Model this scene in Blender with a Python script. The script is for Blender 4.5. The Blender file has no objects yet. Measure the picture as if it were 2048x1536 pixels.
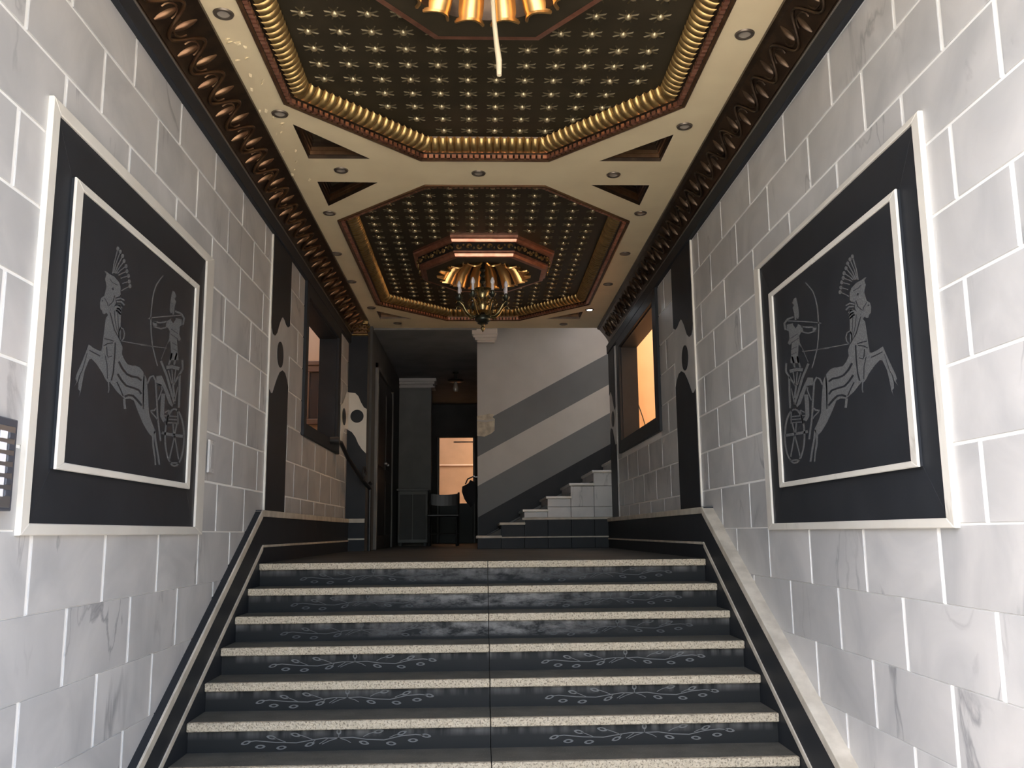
import bpy, bmesh, math, random
from mathutils import Vector, Matrix
from mathutils.geometry import tessellate_polygon
random.seed(7)
S = bpy.context.scene
COL = S.collection
pi = math.pi

# ------------------------------------------------------------------ camera
EYE = 1.518
F_PX, PITCH, YAW, ROLL = 1786.5, 0.1647, 0.0365, -0.0101
cam = bpy.data.cameras.new('camera')
cam.sensor_width = 36.0
cam.lens = F_PX / 2048 * 36.0
cam.clip_start = 0.05
camo = bpy.data.objects.new('camera', cam)
COL.objects.link(camo)
Rv = Vector((math.cos(YAW), -math.sin(YAW), 0))
Fh = Vector((math.sin(YAW), math.cos(YAW), 0))
Fv = Fh * math.cos(PITCH) + Vector((0, 0, math.sin(PITCH)))
Uv = -Fh * math.sin(PITCH) + Vector((0, 0, math.cos(PITCH)))
Xc = Rv * math.cos(ROLL) + Uv * math.sin(ROLL)
Yc = -Rv * math.sin(ROLL) + Uv * math.cos(ROLL)
M = Matrix((Xc, Yc, -Fv)).transposed().to_4x4()
M.translation = (0, 0, EYE)
camo.matrix_world = M
S.camera = camo

# ------------------------------------------------------------------ light
W = bpy.data.worlds.new('sky'); S.world = W; W.use_nodes = True
wn = W.node_tree.nodes; wl = W.node_tree.links
sky = wn.new('ShaderNodeTexSky'); sky.sky_type = 'NISHITA'
sky.sun_disc = False; sky.sun_elevation = math.radians(58); sky.sun_rotation = math.radians(240)
sky.air_density = 1.0; sky.dust_density = 4.0; sky.ozone_density = 0.6
wl.new(sky.outputs[0], wn['Background'].inputs[0])
wn['Background'].inputs[1].default_value = SKY_STR = 0.42
sun = bpy.data.lights.new('sun', 'SUN'); sun.energy = 5.0; sun.angle = math.radians(0.6); sun.color = (1, .95, .87)
suno = bpy.data.objects.new('sun', sun); COL.objects.link(suno)
suno.rotation_euler = Vector((0.55, 0.30, -1.0)).to_track_quat('-Z', 'Y').to_euler()
# portals help sample the sky through the openings of the building; they add no light
def portal(name, loc, rot, sx, sy):
    L = bpy.data.lights.new(name, 'AREA'); L.shape = 'RECTANGLE'; L.size = sx; L.size_y = sy
    L.cycles.is_portal = True
    o = bpy.data.objects.new(name, L); COL.objects.link(o); o.location = loc; o.rotation_euler = rot
portal('entrance_portal', (0.04, 1.0, 2.0), (pi/2, 0, 0), 3.3, 4.2)
S.view_settings.view_transform = 'Standard'; S.view_settings.look = 'None'
S.view_settings.gamma = 1.0; S.view_settings.use_curve_mapping = False
S.view_settings.exposure = 2.0
S.cycles.use_denoising = True
S.cycles.max_bounces = 10; S.cycles.diffuse_bounces = 6; S.cycles.glossy_bounces = 4
S.cycles.sample_clamp_indirect = 8.0
S.cycles.caustics_reflective = False; S.cycles.caustics_refractive = False

# ------------------------------------------------------------------ materials
def mat(name, col, rough=.6, metal=0.0, spec=.5, bump=None, vary=None, emit=None, speck=None):
    """col: base rgb; vary: (rgb2, noise scale); speck: (rgb3, scale, amount); bump: (scale, strength)"""
    m = bpy.data.materials.new(name); m.use_nodes = True
    n = m.node_tree.nodes; l = m.node_tree.links; b = n['Principled BSDF']
    b.inputs['Base Color'].default_value = (*col, 1); b.inputs['Roughness'].default_value = rough
    b.inputs['Metallic'].default_value = metal; b.inputs['Specular IOR Level'].default_value = spec
    geo = n.new('ShaderNodeNewGeometry')
    last = None
    if vary:
        t = n.new('ShaderNodeTexNoise'); t.inputs['Scale'].default_value = vary[1]; t.inputs['Detail'].default_value = 6
        l.new(geo.outputs['Position'], t.inputs['Vector'])
        r = n.new('ShaderNodeValToRGB'); r.color_ramp.elements[0].position = .38; r.color_ramp.elements[1].position = .64
        r.color_ramp.elements[0].color = (*col, 1); r.color_ramp.elements[1].color = (*vary[0], 1)
        l.new(t.outputs['Fac'], r.inputs['Fac']); last = r.outputs['Color']
    if speck:
        t = n.new('ShaderNodeTexNoise'); t.inputs['Scale'].default_value = speck[1]; t.inputs['Detail'].default_value = 2
        l.new(geo.outputs['Position'], t.inputs['Vector'])
        r = n.new('ShaderNodeValToRGB'); r.color_ramp.elements[0].position = 1 - speck[2]; r.color_ramp.elements[1].position = min(1, 1.06 - speck[2])
        r.color_ramp.elements[0].color = (0, 0, 0, 1); r.color_ramp.elements[1].color = (1, 1, 1, 1)
        l.new(t.outputs['Fac'], r.inputs['Fac'])
        x = n.new('ShaderNodeMix'); x.data_type = 'RGBA'; l.new(r.outputs['Color'], x.inputs['Factor'])
        if last: l.new(last, x.inputs['A'])
        else: x.inputs['A'].default_value = (*col, 1)
        x.inputs['B'].default_value = (*speck[0], 1); last = x.outputs['Result']
    if last: l.new(last, b.inputs['Base Color'])
    if bump:
        t = n.new('ShaderNodeTexNoise'); t.inputs['Scale'].default_value = bump[0]; t.inputs['Detail'].default_value = 4
        l.new(geo.outputs['Position'], t.inputs['Vector'])
        bp = n.new('ShaderNodeBump'); bp.inputs['Strength'].default_value = bump[1]; bp.inputs['Distance'].default_value = .01
        l.new(t.outputs['Fac'], bp.inputs['Height']); l.new(bp.outputs['Normal'], b.inputs['Normal'])
    if emit:
        b.inputs['Emission Color'].default_value = (*emit[0], 1); b.inputs['Emission Strength'].default_value = emit[1]
    return m

def marble(name, light, dark, vein, rough=.35):
    m = bpy.data.materials.new(name); m.use_nodes = True
    n = m.node_tree.nodes; l = m.node_tree.links; b = n['Principled BSDF']
    b.inputs['Roughness'].default_value = rough
    geo = n.new('ShaderNodeNewGeometry'); oi = n.new('ShaderNodeObjectInfo')
    sc = n.new('ShaderNodeVectorMath'); sc.operation = 'SCALE'; sc.inputs[0].default_value = (37, 53, 71)
    l.new(oi.outputs['Random'], sc.inputs['Scale'])
    ad = n.new('ShaderNodeVectorMath'); l.new(geo.outputs['Position'], ad.inputs[0]); l.new(sc.outputs[0], ad.inputs[1])
    t = n.new('ShaderNodeTexNoise'); t.inputs['Scale'].default_value = 2.2; t.inputs['Detail'].default_value = 7; t.inputs['Distortion'].default_value = 1.2
    l.new(ad.outputs[0], t.inputs['Vector'])
    r = n.new('ShaderNodeValToRGB'); r.color_ramp.elements[0].position = .3; r.color_ramp.elements[1].position = .62
    r.color_ramp.elements[0].color = (*dark, 1); r.color_ramp.elements[1].color = (*light, 1)
    l.new(t.outputs['Fac'], r.inputs['Fac'])
    mp = n.new('ShaderNodeMapping'); mp.inputs['Rotation'].default_value = (.9, .3, .2); mp.inputs['Scale'].default_value = (1, 1, .32)
    l.new(ad.outputs[0], mp.inputs['Vector'])
    t2 = n.new('ShaderNodeTexNoise'); t2.inputs['Scale'].default_value = 2.6; t2.inputs['Detail'].default_value = 9; t2.inputs['Distortion'].default_value = .7
    l.new(mp.outputs[0], t2.inputs['Vector'])
    v = n.new('ShaderNodeValToRGB'); e = v.color_ramp.elements
    e[0].position = .565; e[0].color = (0, 0, 0, 1); e[1].position = .60; e[1].color = (0, 0, 0, 1)
    k = e.new(.582); k.color = (.8, .8, .8, 1)
    l.new(t2.outputs['Fac'], v.inputs['Fac'])
    t3 = n.new('ShaderNodeTexNoise'); t3.inputs['Scale'].default_value = 1.3; l.new(ad.outputs[0], t3.inputs['Vector'])
    r3 = n.new('ShaderNodeValToRGB'); r3.color_ramp.elements[0].position = .48; r3.color_ramp.elements[1].position = .62; l.new(t3.outputs['Fac'], r3.inputs['Fac'])
    mu = n.new('ShaderNodeMath'); mu.operation = 'MULTIPLY'; l.new(v.outputs[0], mu.inputs[0]); l.new(r3.outputs[0], mu.inputs[1])
    x = n.new('ShaderNodeMix'); x.data_type = 'RGBA'; l.new(mu.outputs[0], x.inputs['Factor']); l.new(r.outputs[0], x.inputs['A']); x.inputs['B'].default_value = (*vein, 1)
    # each slab a little lighter or darker
    hs = n.new('ShaderNodeHueSaturation'); mr = n.new('ShaderNodeMapRange')
    mr.inputs['To Min'].default_value = .93; mr.inputs['To Max'].default_value = 1.04
    l.new(oi.outputs['Random'], mr.inputs['Value']); l.new(mr.outputs[0], hs.inputs['Value']); l.new(x.outputs['Result'], hs.inputs['Color'])
    l.new(hs.outputs[0], b.inputs['Base Color'])
    return m

def riser_mat(name, scuff):
    """black stone; pale dust streaks running down from the nosing and, on the upper steps, a scuffed band around the middle"""
    m = bpy.data.materials.new(name); m.use_nodes = True
    n = m.node_tree.nodes; l = m.node_tree.links; b = n['Principled BSDF']
    b.inputs['Roughness'].default_value = .6; b.inputs['Specular IOR Level'].default_value = .15
    tc = n.new('ShaderNodeTexCoord'); geo = n.new('ShaderNodeNewGeometry')
    sg = n.new('ShaderNodeSeparateXYZ'); l.new(tc.outputs['Generated'], sg.inputs[0])
    sp = n.new('ShaderNodeSeparateXYZ'); l.new(geo.outputs['Position'], sp.inputs[0])
    mp = n.new('ShaderNodeMapping'); mp.inputs['Scale'].default_value = (1, 1, .12); l.new(geo.outputs['Position'], mp.inputs['Vector'])
    t = n.new('ShaderNodeTexNoise'); t.inputs['Scale'].default_value = 16; t.inputs['Detail'].default_value = 6; l.new(mp.outputs[0], t.inputs['Vector'])
    def math_(op, a, c):
        k = n.new('ShaderNodeMath'); k.operation = op; k.use_clamp = True
        for i, q in ((0, a), (1, c)):
            if isinstance(q, (int, float)): k.inputs[i].default_value = q
            else: l.new(q, k.inputs[i])
        return k.outputs[0]
    # drips: strong at top edge
    d = n.new('ShaderNodeMapRange'); d.inputs['From Min'].default_value = .55; d.inputs['From Max'].default_value = 1.0; l.new(sg.outputs['Z'], d.inputs['Value'])
    n1 = n.new('ShaderNodeMapRange'); n1.inputs['From Min'].default_value = .42; n1.inputs['From Max'].default_value = .7; l.new(t.outputs['Fac'], n1.inputs['Value'])
    drip = math_('MULTIPLY', math_('MULTIPLY', d.outputs[0], n1.outputs[0]), .75)
    fac = drip
    if scuff:
        t2 = n.new('ShaderNodeTexNoise'); t2.inputs['Scale'].default_value = 7; t2.inputs['Detail'].default_value = 8; t2.inputs['Roughness'].default_value = .7
        mp2 = n.new('ShaderNodeMapping'); mp2.inputs['Scale'].default_value = (1, 1, 2.5); l.new(geo.outputs['Position'], mp2.inputs['Vector']); l.new(mp2.outputs[0], t2.inputs['Vector'])
        ax = n.new('ShaderNodeMath'); ax.operation = 'SUBTRACT'; l.new(sp.outputs['X'], ax.inputs[0]); ax.inputs[1].default_value = .05
        ab = n.new('ShaderNodeMath'); ab.operation = 'ABSOLUTE'; l.new(ax.outputs[0], ab.inputs[0])
        gx = n.new('ShaderNodeMapRange'); gx.inputs['From Min'].default_value = .95; gx.inputs['From Max'].default_value = .2; l.new(ab.outputs[0], gx.inputs['Value'])
        gz = n.new('ShaderNodeMapRange'); gz.inputs['From Min'].default_value = .12; gz.inputs['From Max'].default_value = .32; l.new(sg.outputs['Z'], gz.inputs['Value'])
        n2 = n.new('ShaderNodeMapRange'); n2.inputs['From Min'].default_value = .40; n2.inputs['From Max'].default_value = .62; l.new(t2.outputs['Fac'], n2.inputs['Value'])
        sc = math_('MULTIPLY', math_('MULTIPLY', gx.outputs[0], gz.outputs[0]), math_('MULTIPLY', n2.outputs[0], scuff))
        fac = math_('ADD', drip, sc)
    x = n.new('ShaderNodeMix'); x.data_type = 'RGBA'; l.new(fac, x.inputs['Factor'])
    x.inputs['A'].default_value = (.0150, .0155, .0150, 1); x.inputs['B'].default_value = (.20, .19, .175, 1)
    l.new(x.outputs['Result'], b.inputs['Base Color'])
    return m

def striped_wall_mat():
    m = bpy.data.materials.new('striped_stair_paint'); m.use_nodes = True
    n = m.node_tree.nodes; l = m.node_tree.links; b = n['Principled BSDF']; b.inputs['Roughness'].default_value = .55
    geo = n.new('ShaderNodeNewGeometry'); sp = n.new('ShaderNodeSeparateXYZ'); l.new(geo.outputs['Position'], sp.inputs[0])
    k = n.new('ShaderNodeMath'); k.operation = 'MULTIPLY_ADD'; l.new(sp.outputs['X'], k.inputs[0]); k.inputs[1].default_value = -.543; l.new(sp.outputs['Z'], k.inputs[2])
    mr = n.new('ShaderNodeMapRange'); mr.inputs['From Min'].default_value = 0; mr.inputs['From Max'].default_value = 5; l.new(k.outputs[0], mr.inputs['Value'])
    r = n.new('ShaderNodeValToRGB'); r.color_ramp.interpolation = 'CONSTANT'; e = r.color_ramp.elements
    g = (.17, .175, .175, 1); w = (.60, .565, .515, 1)
    e[0].position = 0; e[0].color = g
    e[1].position = 2.14/5; e[1].color = w
    q = e.new(2.52/5); q.color = g
    q = e.new(2.95/5); q.color = w
    l.new(mr.outputs[0], r.inputs['Fac'])
    t = n.new('ShaderNodeTexNoise'); t.inputs['Scale'].default_value = 3; t.inputs['Detail'].default_value = 7; l.new(geo.outputs['Position'], t.inputs['Vector'])
    h = n.new('ShaderNodeHueSaturation'); m2 = n.new('ShaderNodeMapRange'); m2.inputs['To Min'].default_value = .85; m2.inputs['To Max'].default_value = 1.12; l.new(t.outputs['Fac'], m2.inputs['Value'])
    l.new(m2.outputs[0], h.inputs['Value']); l.new(r.outputs[0], h.inputs['Color']); l.new(h.outputs[0], b.inputs['Base Color'])
    return m

MARBLE = marble('white_veined_marble', (.555, .538, .518), (.425, .42, .412), (.23, .228, .23))
FRAMEM = marble('ivory_marble', (.74, .70, .62), (.66, .62, .55), (.48, .44, .38), .3)
GROUT = mat('white_grout', (.86, .84, .80), .8)
PLASTER = mat('grey_plaster', (.36, .36, .34), .85, vary=((.27, .27, .26), 2.0))
BLACK = mat('black_granite', (.0200, .0220, .0255), .5, vary=((.024, .0262, .030), 5.0), spec=.2)
ETCH = mat('frosted_etching', (.095, .096, .096), .8, speck=((.125, .126, .125), 160, .5))
ETCHF = mat('faded_vine', (.055, .056, .055), .8)
ETCHV = mat('frosted_vine', (.115, .115, .11), .8)
CREAMSTRIP = mat('cream_stone_strip', (.62, .56, .46), .5, vary=((.46, .41, .33), 9))
NOSING = mat('cream_terrazzo_nosing', (.46, .385, .275), .8, vary=((.55, .465, .34), 40), speck=((.25, .205, .145), 105, .45), bump=(110, 1.0))
TREAD = mat('worn_grey_terrazzo', (.088, .083, .068), .6, spec=.3, vary=((.125, .116, .094), 7), speck=((.21, .19, .155), 150, .36))
RISER = riser_mat('black_riser', 0)
RISER_W = riser_mat('black_riser_scuffed', .85)
RISER_M = riser_mat('black_riser_rubbed', .5)
FLOORM = mat('dark_polished_floor', (.05, .048, .043), .5, spec=.3, vary=((.08, .076, .068), 3))
LOWFLOOR = mat('entrance_floor_stone', (.30, .29, .27), .5, vary=((.22, .21, .2), 4))
CREAM = mat('cream_ceiling_paint', (.78, .64, .395), .6, vary=((.73, .59, .36), 3))
BRONZE = mat('dark_bronze', (.055, .036, .023), .34, .75, vary=((.09, .058, .034), 12))
BRONZE_R = mat('brown_gilded_wood', (.155, .078, .04), .35, .8, vary=((.21, .12, .058), 14))
GOLD = mat('antique_gold', (.47, .31, .115), .32, .85, vary=((.30, .19, .07), 22))
GOLDPANEL = mat('dark_pressed_panel', (.040, .030, .0155), .5, .3, vary=((.052, .039, .020), 6))
FRIEZE = mat('dark_frieze', (.018, .012, .008), .75, spec=.15)
STUDM = mat('gilt_stud', (.46, .37, .21), .30, .65)
RAYM = mat('gilt_ray', (.115, .088, .044), .4, .6)
COPPER = mat('copper_leaf', (.62, .30, .19), .33, .85, vary=((.48, .21, .13), 18))
GOLDPETAL = mat('golden_petal', (.83, .48, .17), .30, .9)
BRASS = mat('aged_brass', (.34, .27, .13), .26, .95)
DARKBRASS = mat('dark_green_brass', (.06, .065, .05), .3, .8)
BULB = mat('frosted_bulb', (.92, .89, .92), .25)
CANDLE = mat('white_candle_sleeve', (.88, .84, .86), .5)
TINT = mat('steel_ring', (.17, .135, .10), .4, .7)
LENS = mat('lamp_glass', (.33, .28, .22), .25)
LENS_ON = mat('lit_lamp_glass', (1, 1, 1), .3, emit=((.85, .92, 1), 30))
BEIGE = mat('warm_beige_render', (.60, .42, .26), .9, vary=((.55, .385, .235), 2.5))
BEIGE_Y = mat('warm_ochre_render', (.42, .245, .12), .9, vary=((.36, .21, .10), 2.5))
BROWNW = mat('brown_window_wood', (.16, .09, .05), .5)
DARKGLASS = mat('dark_window_glass', (.05, .04, .035), .12)
DOORM = mat('dark_wood_door', (.014, .012, .011), .4)
GREYWALL = mat('dim_grey_wall', (.20, .20, .19), .8, vary=((.16, .16, .155), 3))
DARKWALL = mat('dark_painted_wall', (.075, .075, .07), .7, vary=((.06, .06, .058), 3))
WHITECAP = mat('white_plaster_cap', (.55, .52, .48), .7)
IRON = mat('black_iron', (.012, .012, .012), .45)
PAPER = mat('torn_plaster_patch', (.72, .64, .50), .9, vary=((.50, .43, .33), 14))
TEAL = mat('dark_teal_panel', (.035, .05, .052), .5)
STRIPED = striped_wall_mat()
PAVE = mat('street_paving', (.42, .40, .37), .9, vary=((.34, .33, .31), 1.5))
STEEL = mat('brushed_steel', (.45, .46, .48), .35, .9)
DARKPL = mat('dark_plastic', (.06, .065, .08), .4)
CABLE = mat('pale_cable', (.70, .58, .38), .6)
SOCKETM = mat('grey_plastic_plate', (.52, .51, .49), .5)
CLOTH = mat('black_cloth', (.012, .012, .014), .9)

# ------------------------------------------------------------------ mesh helpers
class G:
    def __init__(s): s.v = []; s.f = []
    def add(s, v, f):
        o = len(s.v); s.v += [tuple(p) for p in v]; s.f += [[i + o for i in q] for q in f]; return s
    def box(s, x0, x1, y0, y1, z0, z1):
        x0, x1 = sorted((x0, x1)); y0, y1 = sorted((y0, y1)); z0, z1 = sorted((z0, z1))
        return s.add([(x0,y0,z0),(x1,y0,z0),(x1,y1,z0),(x0,y1,z0),(x0,y0,z1),(x1,y0,z1),(x1,y1,z1),(x0,y1,z1)],
                     [(3,2,1,0),(4,5,6,7),(0,1,5,4),(1,2,6,5),(2,3,7,6),(3,0,4,7)])
    def bbox(s, x0, x1, y0, y1, z0, z1, b=.004):
        """box with chamfered edges"""
        x0, x1 = sorted((x0, x1)); y0, y1 = sorted((y0, y1)); z0, z1 = sorted((z0, z1))
        bm = bmesh.new(); r = bmesh.ops.create_cube(bm, size=1)
        for v in bm.verts:
            v.co = Vector(((x0+x1)/2 + v.co.x*(x1-x0), (y0+y1)/2 + v.co.y*(y1-y0), (z0+z1)/2 + v.co.z*(z1-z0)))
        b = min(b, (x1-x0)*.45, (y1-y0)*.45, (z1-z0)*.45)
        bmesh.ops.bevel(bm, geom=list(bm.edges), offset=b, segments=1, affect='EDGES')
        bm.verts.index_update()
        s.add([v.co.copy() for v in bm.verts], [[v.index for v in f.verts] for f in bm.faces]); bm.free(); return s
    def prism(s, A, B, tri=False):
        """two matching loops of 3d points; A bottom, B top, caps closed"""
        n = len(A); v = list(A) + list(B); f = [[i, (i+1) % n, n+(i+1) % n, n+i] for i in range(n)]
        if tri:
            t = tessellate_polygon([[Vector(p) for p in B]])
            f += [[n+a for a in q] for q in t] + [list(reversed(list(q))) for q in tessellate_polygon([[Vector(p) for p in A]])]
        else:
            f += [list(range(n-1, -1, -1)), list(range(n, 2*n))]
        return s.add(v, f)
    def loft(s, loops, closed=True, cap0=False, cap1=False):
        n = len(loops[0]); v = [p for L in loops for p in L]; f = []
        for k in range(len(loops)-1):
            for i in range(n if closed else n-1):
                a = k*n+i; b = k*n+(i+1) % n; f.append([a, b, b+n, a+n])
        if cap0: f.append(list(range(n-1, -1, -1)))
        if cap1: f.append(list(range((len(loops)-1)*n, len(loops)*n)))
        return s.add(v, f)
    def tube(s, pts, r, n=6, caps=True):
        pts = [Vector(p) for p in pts]; L = []; rr = r if isinstance(r, (list, tuple)) else [r]*len(pts)
        prev = None
        for i, p in enumerate(pts):
            t = (pts[min(i+1, len(pts)-1)] - pts[max(i-1, 0)]).normalized()
            u = prev - t*prev.dot(t) if prev else t.orthogonal()
            if u.length < 1e-6: u = t.orthogonal()
            u.normalize(); w = t.cross(u); prev = u
            L.append([p + (u*math.cos(2*pi*k/n) + w*math.sin(2*pi*k/n))*rr[i] for k in range(n)])
        return s.loft(L, True, caps, caps)
    def lathe(s, prof, c=(0,0,0), n=16):
        L = [[(c[0]+r*math.cos(2*pi*k/n), c[1]+r*math.sin(2*pi*k/n), c[2]+z) for k in range(n)] for r, z in prof]
        return s.loft(L, True, prof[0][0] > 1e-5, prof[-1][0] > 1e-5)
    def mesh(s, name, smooth=None):
        bm = bmesh.new(); vs = [bm.verts.new(p) for p in s.v]
        for q in s.f:
            if len(set(q)) >= 3:
                try: bm.faces.new([vs[i] for i in q])
                except ValueError: pass
        bmesh.ops.remove_doubles(bm, verts=bm.verts, dist=1e-5)
        bmesh.ops.recalc_face_normals(bm, faces=bm.faces)
        if smooth:
            for f in bm.faces: f.smooth = True
            for e in bm.edges:
                if len(e.link_faces) == 2 and e.calc_face_angle(0) > math.radians(smooth): e.smooth = False
        me = bpy.data.meshes.new(name); bm.to_mesh(me); bm.free(); return me

def put(o, parent=None):
    COL.objects.link(o)
    if parent:
        o.parent = parent
        w = Vector((0, 0, 0)); p = parent
        while p: w += Vector(p.location) if not p.parent else Vector((0, 0, 0)); p = p.parent
        o.matrix_parent_inverse = Matrix.Translation(-w) if not parent.parent else Matrix.Identity(4)
    return o
def obj(name, g, m, parent=None, smooth=None, kind=None, label=None):
    me = g if isinstance(g, bpy.types.Mesh) else g.mesh(name, smooth)
    if not me.materials: me.materials.append(m)
    o = bpy.data.objects.new(name, me); put(o, parent)
    if kind: o['kind'] = kind
    if label: o['label'] = label
    return o
def inst(name, me, loc, parent=None, rot=(0,0,0), scale=(1,1,1)):
    o = bpy.data.objects.new(name, me); o.location = loc; o.rotation_euler = rot; o.scale = scale
    return put(o, parent)
def thing(name, label, cat, loc=(0,0,0), group=None):
    o = bpy.data.objects.new(name, None); o.empty_display_size = .1; o.location = loc; COL.objects.link(o)
    o['label'] = label; o['category'] = cat
    if group: o['group'] = group
    return o
def tag(o, label, cat, group=None):
    o['label'] = label; o['category'] = cat
    if group: o['group'] = group
    return o
def struct(o, label=None):
    o['kind'] = 'structure'
    if label: o['label'] = label
    return o
def inset(poly, d):
    """parallel inward offset of a convex counter-clockwise polygon"""
    n = len(poly); out = []
    for i in range(n):
        p0 = Vector(poly[i-1]); p1 = Vector(poly[i]); p2 = Vector(poly[(i+1) % n])
        a = (p1-p0).normalized(); b = (p2-p1).normalized()
        na = Vector((-a.y, a.x)); nb = Vector((-b.y, b.x))
        k = na + nb; k = k / max(k.dot(na), 1e-6)
        out.append(tuple(p1 + k*d))
    return out
ETCH_POLYS=[[(3.534,2.38),(3.554,2.397),(3.58,2.43),(3.638,2.461),(3.669,2.469),(3.681,2.449),(3.678,2.415),(3.694,2.315),(3.717,2.298),(3.713,2.27),(3.745,2.25),(3.78,2.238),(3.84,2.243),(3.868,2.249),(3.912,2.25),(3.96,2.238),(4.002,2.214),(4.015,2.187),(4.033,2.137),(4.053,2.068),(4.076,2.043),(4.12,2.013),(4.153,1.995),(4.135,1.978),(4.137,1.935),(4.165,1.884),(4.181,1.842),(4.162,1.839),(4.152,1.872),(4.12,1.916),(4.108,1.965),(4.065,1.975),(3.984,2.015),(3.933,2.05),(3.872,2.096),(3.828,2.098),(3.778,2.089),(3.753,2.092),(3.685,2.107),(3.611,2.134),(3.588,2.13),(3.564,2.139),(3.539,2.156),(3.477,2.182),(3.432,2.194),(3.412,2.188),(3.379,2.14),(3.366,2.093),(3.36,2.068),(3.359,2.056),(3.343,2.03),(3.352,2.055),(3.335,2.061),(3.334,2.087),(3.349,2.119),(3.33,2.09),(3.299,2.062),(3.318,2.085),(3.307,2.094),(3.314,2.113),(3.354,2.171),(3.384,2.219),(3.397,2.243),(3.447,2.238),(3.497,2.238),(3.515,2.243),(3.522,2.288),(3.527,2.33)],
[(3.491,2.562),(3.509,2.566),(3.536,2.564),(3.59,2.567),(3.639,2.558),(3.658,2.543),(3.663,2.511),(3.648,2.5),(3.611,2.484),(3.621,2.467),(3.609,2.447),(3.573,2.425),(3.554,2.397),(3.538,2.403),(3.517,2.391),(3.503,2.391),(3.494,2.401),(3.478,2.404),(3.471,2.427),(3.479,2.448),(3.506,2.464),(3.522,2.505),(3.512,2.522),(3.503,2.532),(3.514,2.555)],
[(3.622,2.697),(3.618,2.689),(3.608,2.683),(3.596,2.682),(3.591,2.687),(3.595,2.695),(3.605,2.701),(3.616,2.702)],
[(3.647,2.692),(3.644,2.684),(3.633,2.678),(3.622,2.677),(3.616,2.682),(3.62,2.69),(3.63,2.696),(3.642,2.697)],
[(3.674,2.682),(3.67,2.674),(3.659,2.668),(3.648,2.667),(3.642,2.672),(3.646,2.68),(3.656,2.686),(3.668,2.687)],
[(3.693,2.666),(3.689,2.658),(3.678,2.651),(3.667,2.651),(3.661,2.656),(3.665,2.663),(3.675,2.67),(3.687,2.671)],
[(3.716,2.65),(3.713,2.642),(3.702,2.636),(3.69,2.636),(3.684,2.641),(3.688,2.649),(3.699,2.655),(3.711,2.655)],
[(3.728,2.632),(3.724,2.624),(3.713,2.617),(3.701,2.617),(3.695,2.622),(3.699,2.63),(3.71,2.636),(3.722,2.637)],
[(3.747,2.617),(3.744,2.609),(3.732,2.603),(3.72,2.602),(3.715,2.607),(3.718,2.615),(3.729,2.621),(3.741,2.622)],
[(3.759,2.596),(3.755,2.588),(3.744,2.582),(3.732,2.581),(3.726,2.586),(3.73,2.594),(3.741,2.6),(3.753,2.601)],
[(3.771,2.578),(3.767,2.57),(3.755,2.564),(3.743,2.564),(3.738,2.569),(3.741,2.577),(3.753,2.583),(3.765,2.583)],
[(3.973,2.484),(4.014,2.503),(4.026,2.497),(4.009,2.488)],
[(4.27,2.695),(4.299,2.699),(4.329,2.683),(4.304,2.664),(4.327,2.656),(4.311,2.622),(4.309,2.586),(4.287,2.581),(4.286,2.627),(4.249,2.632),(4.255,2.654)],
[(4.247,2.629),(4.283,2.634),(4.286,2.592),(4.263,2.58),(4.247,2.591)],
[(4.21,2.527),(4.27,2.556),(4.302,2.543),(4.335,2.575),(4.42,2.589),(4.429,2.561),(4.401,2.549),(4.397,2.506),(4.427,2.489),(4.402,2.474),(4.367,2.476),(4.381,2.443),(4.396,2.405),(4.408,2.378),(4.285,2.354),(4.295,2.396),(4.278,2.45),(4.22,2.409),(4.261,2.455),(4.264,2.491),(4.238,2.502),(4.206,2.5)],
[(4.035,2.485),(4.082,2.496),(4.092,2.477),(4.046,2.462)],
[(4.119,2.247),(4.188,2.262),(4.367,2.157),(4.353,2.135),(4.302,2.147),(4.211,2.212),(4.129,2.213)]]
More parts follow.
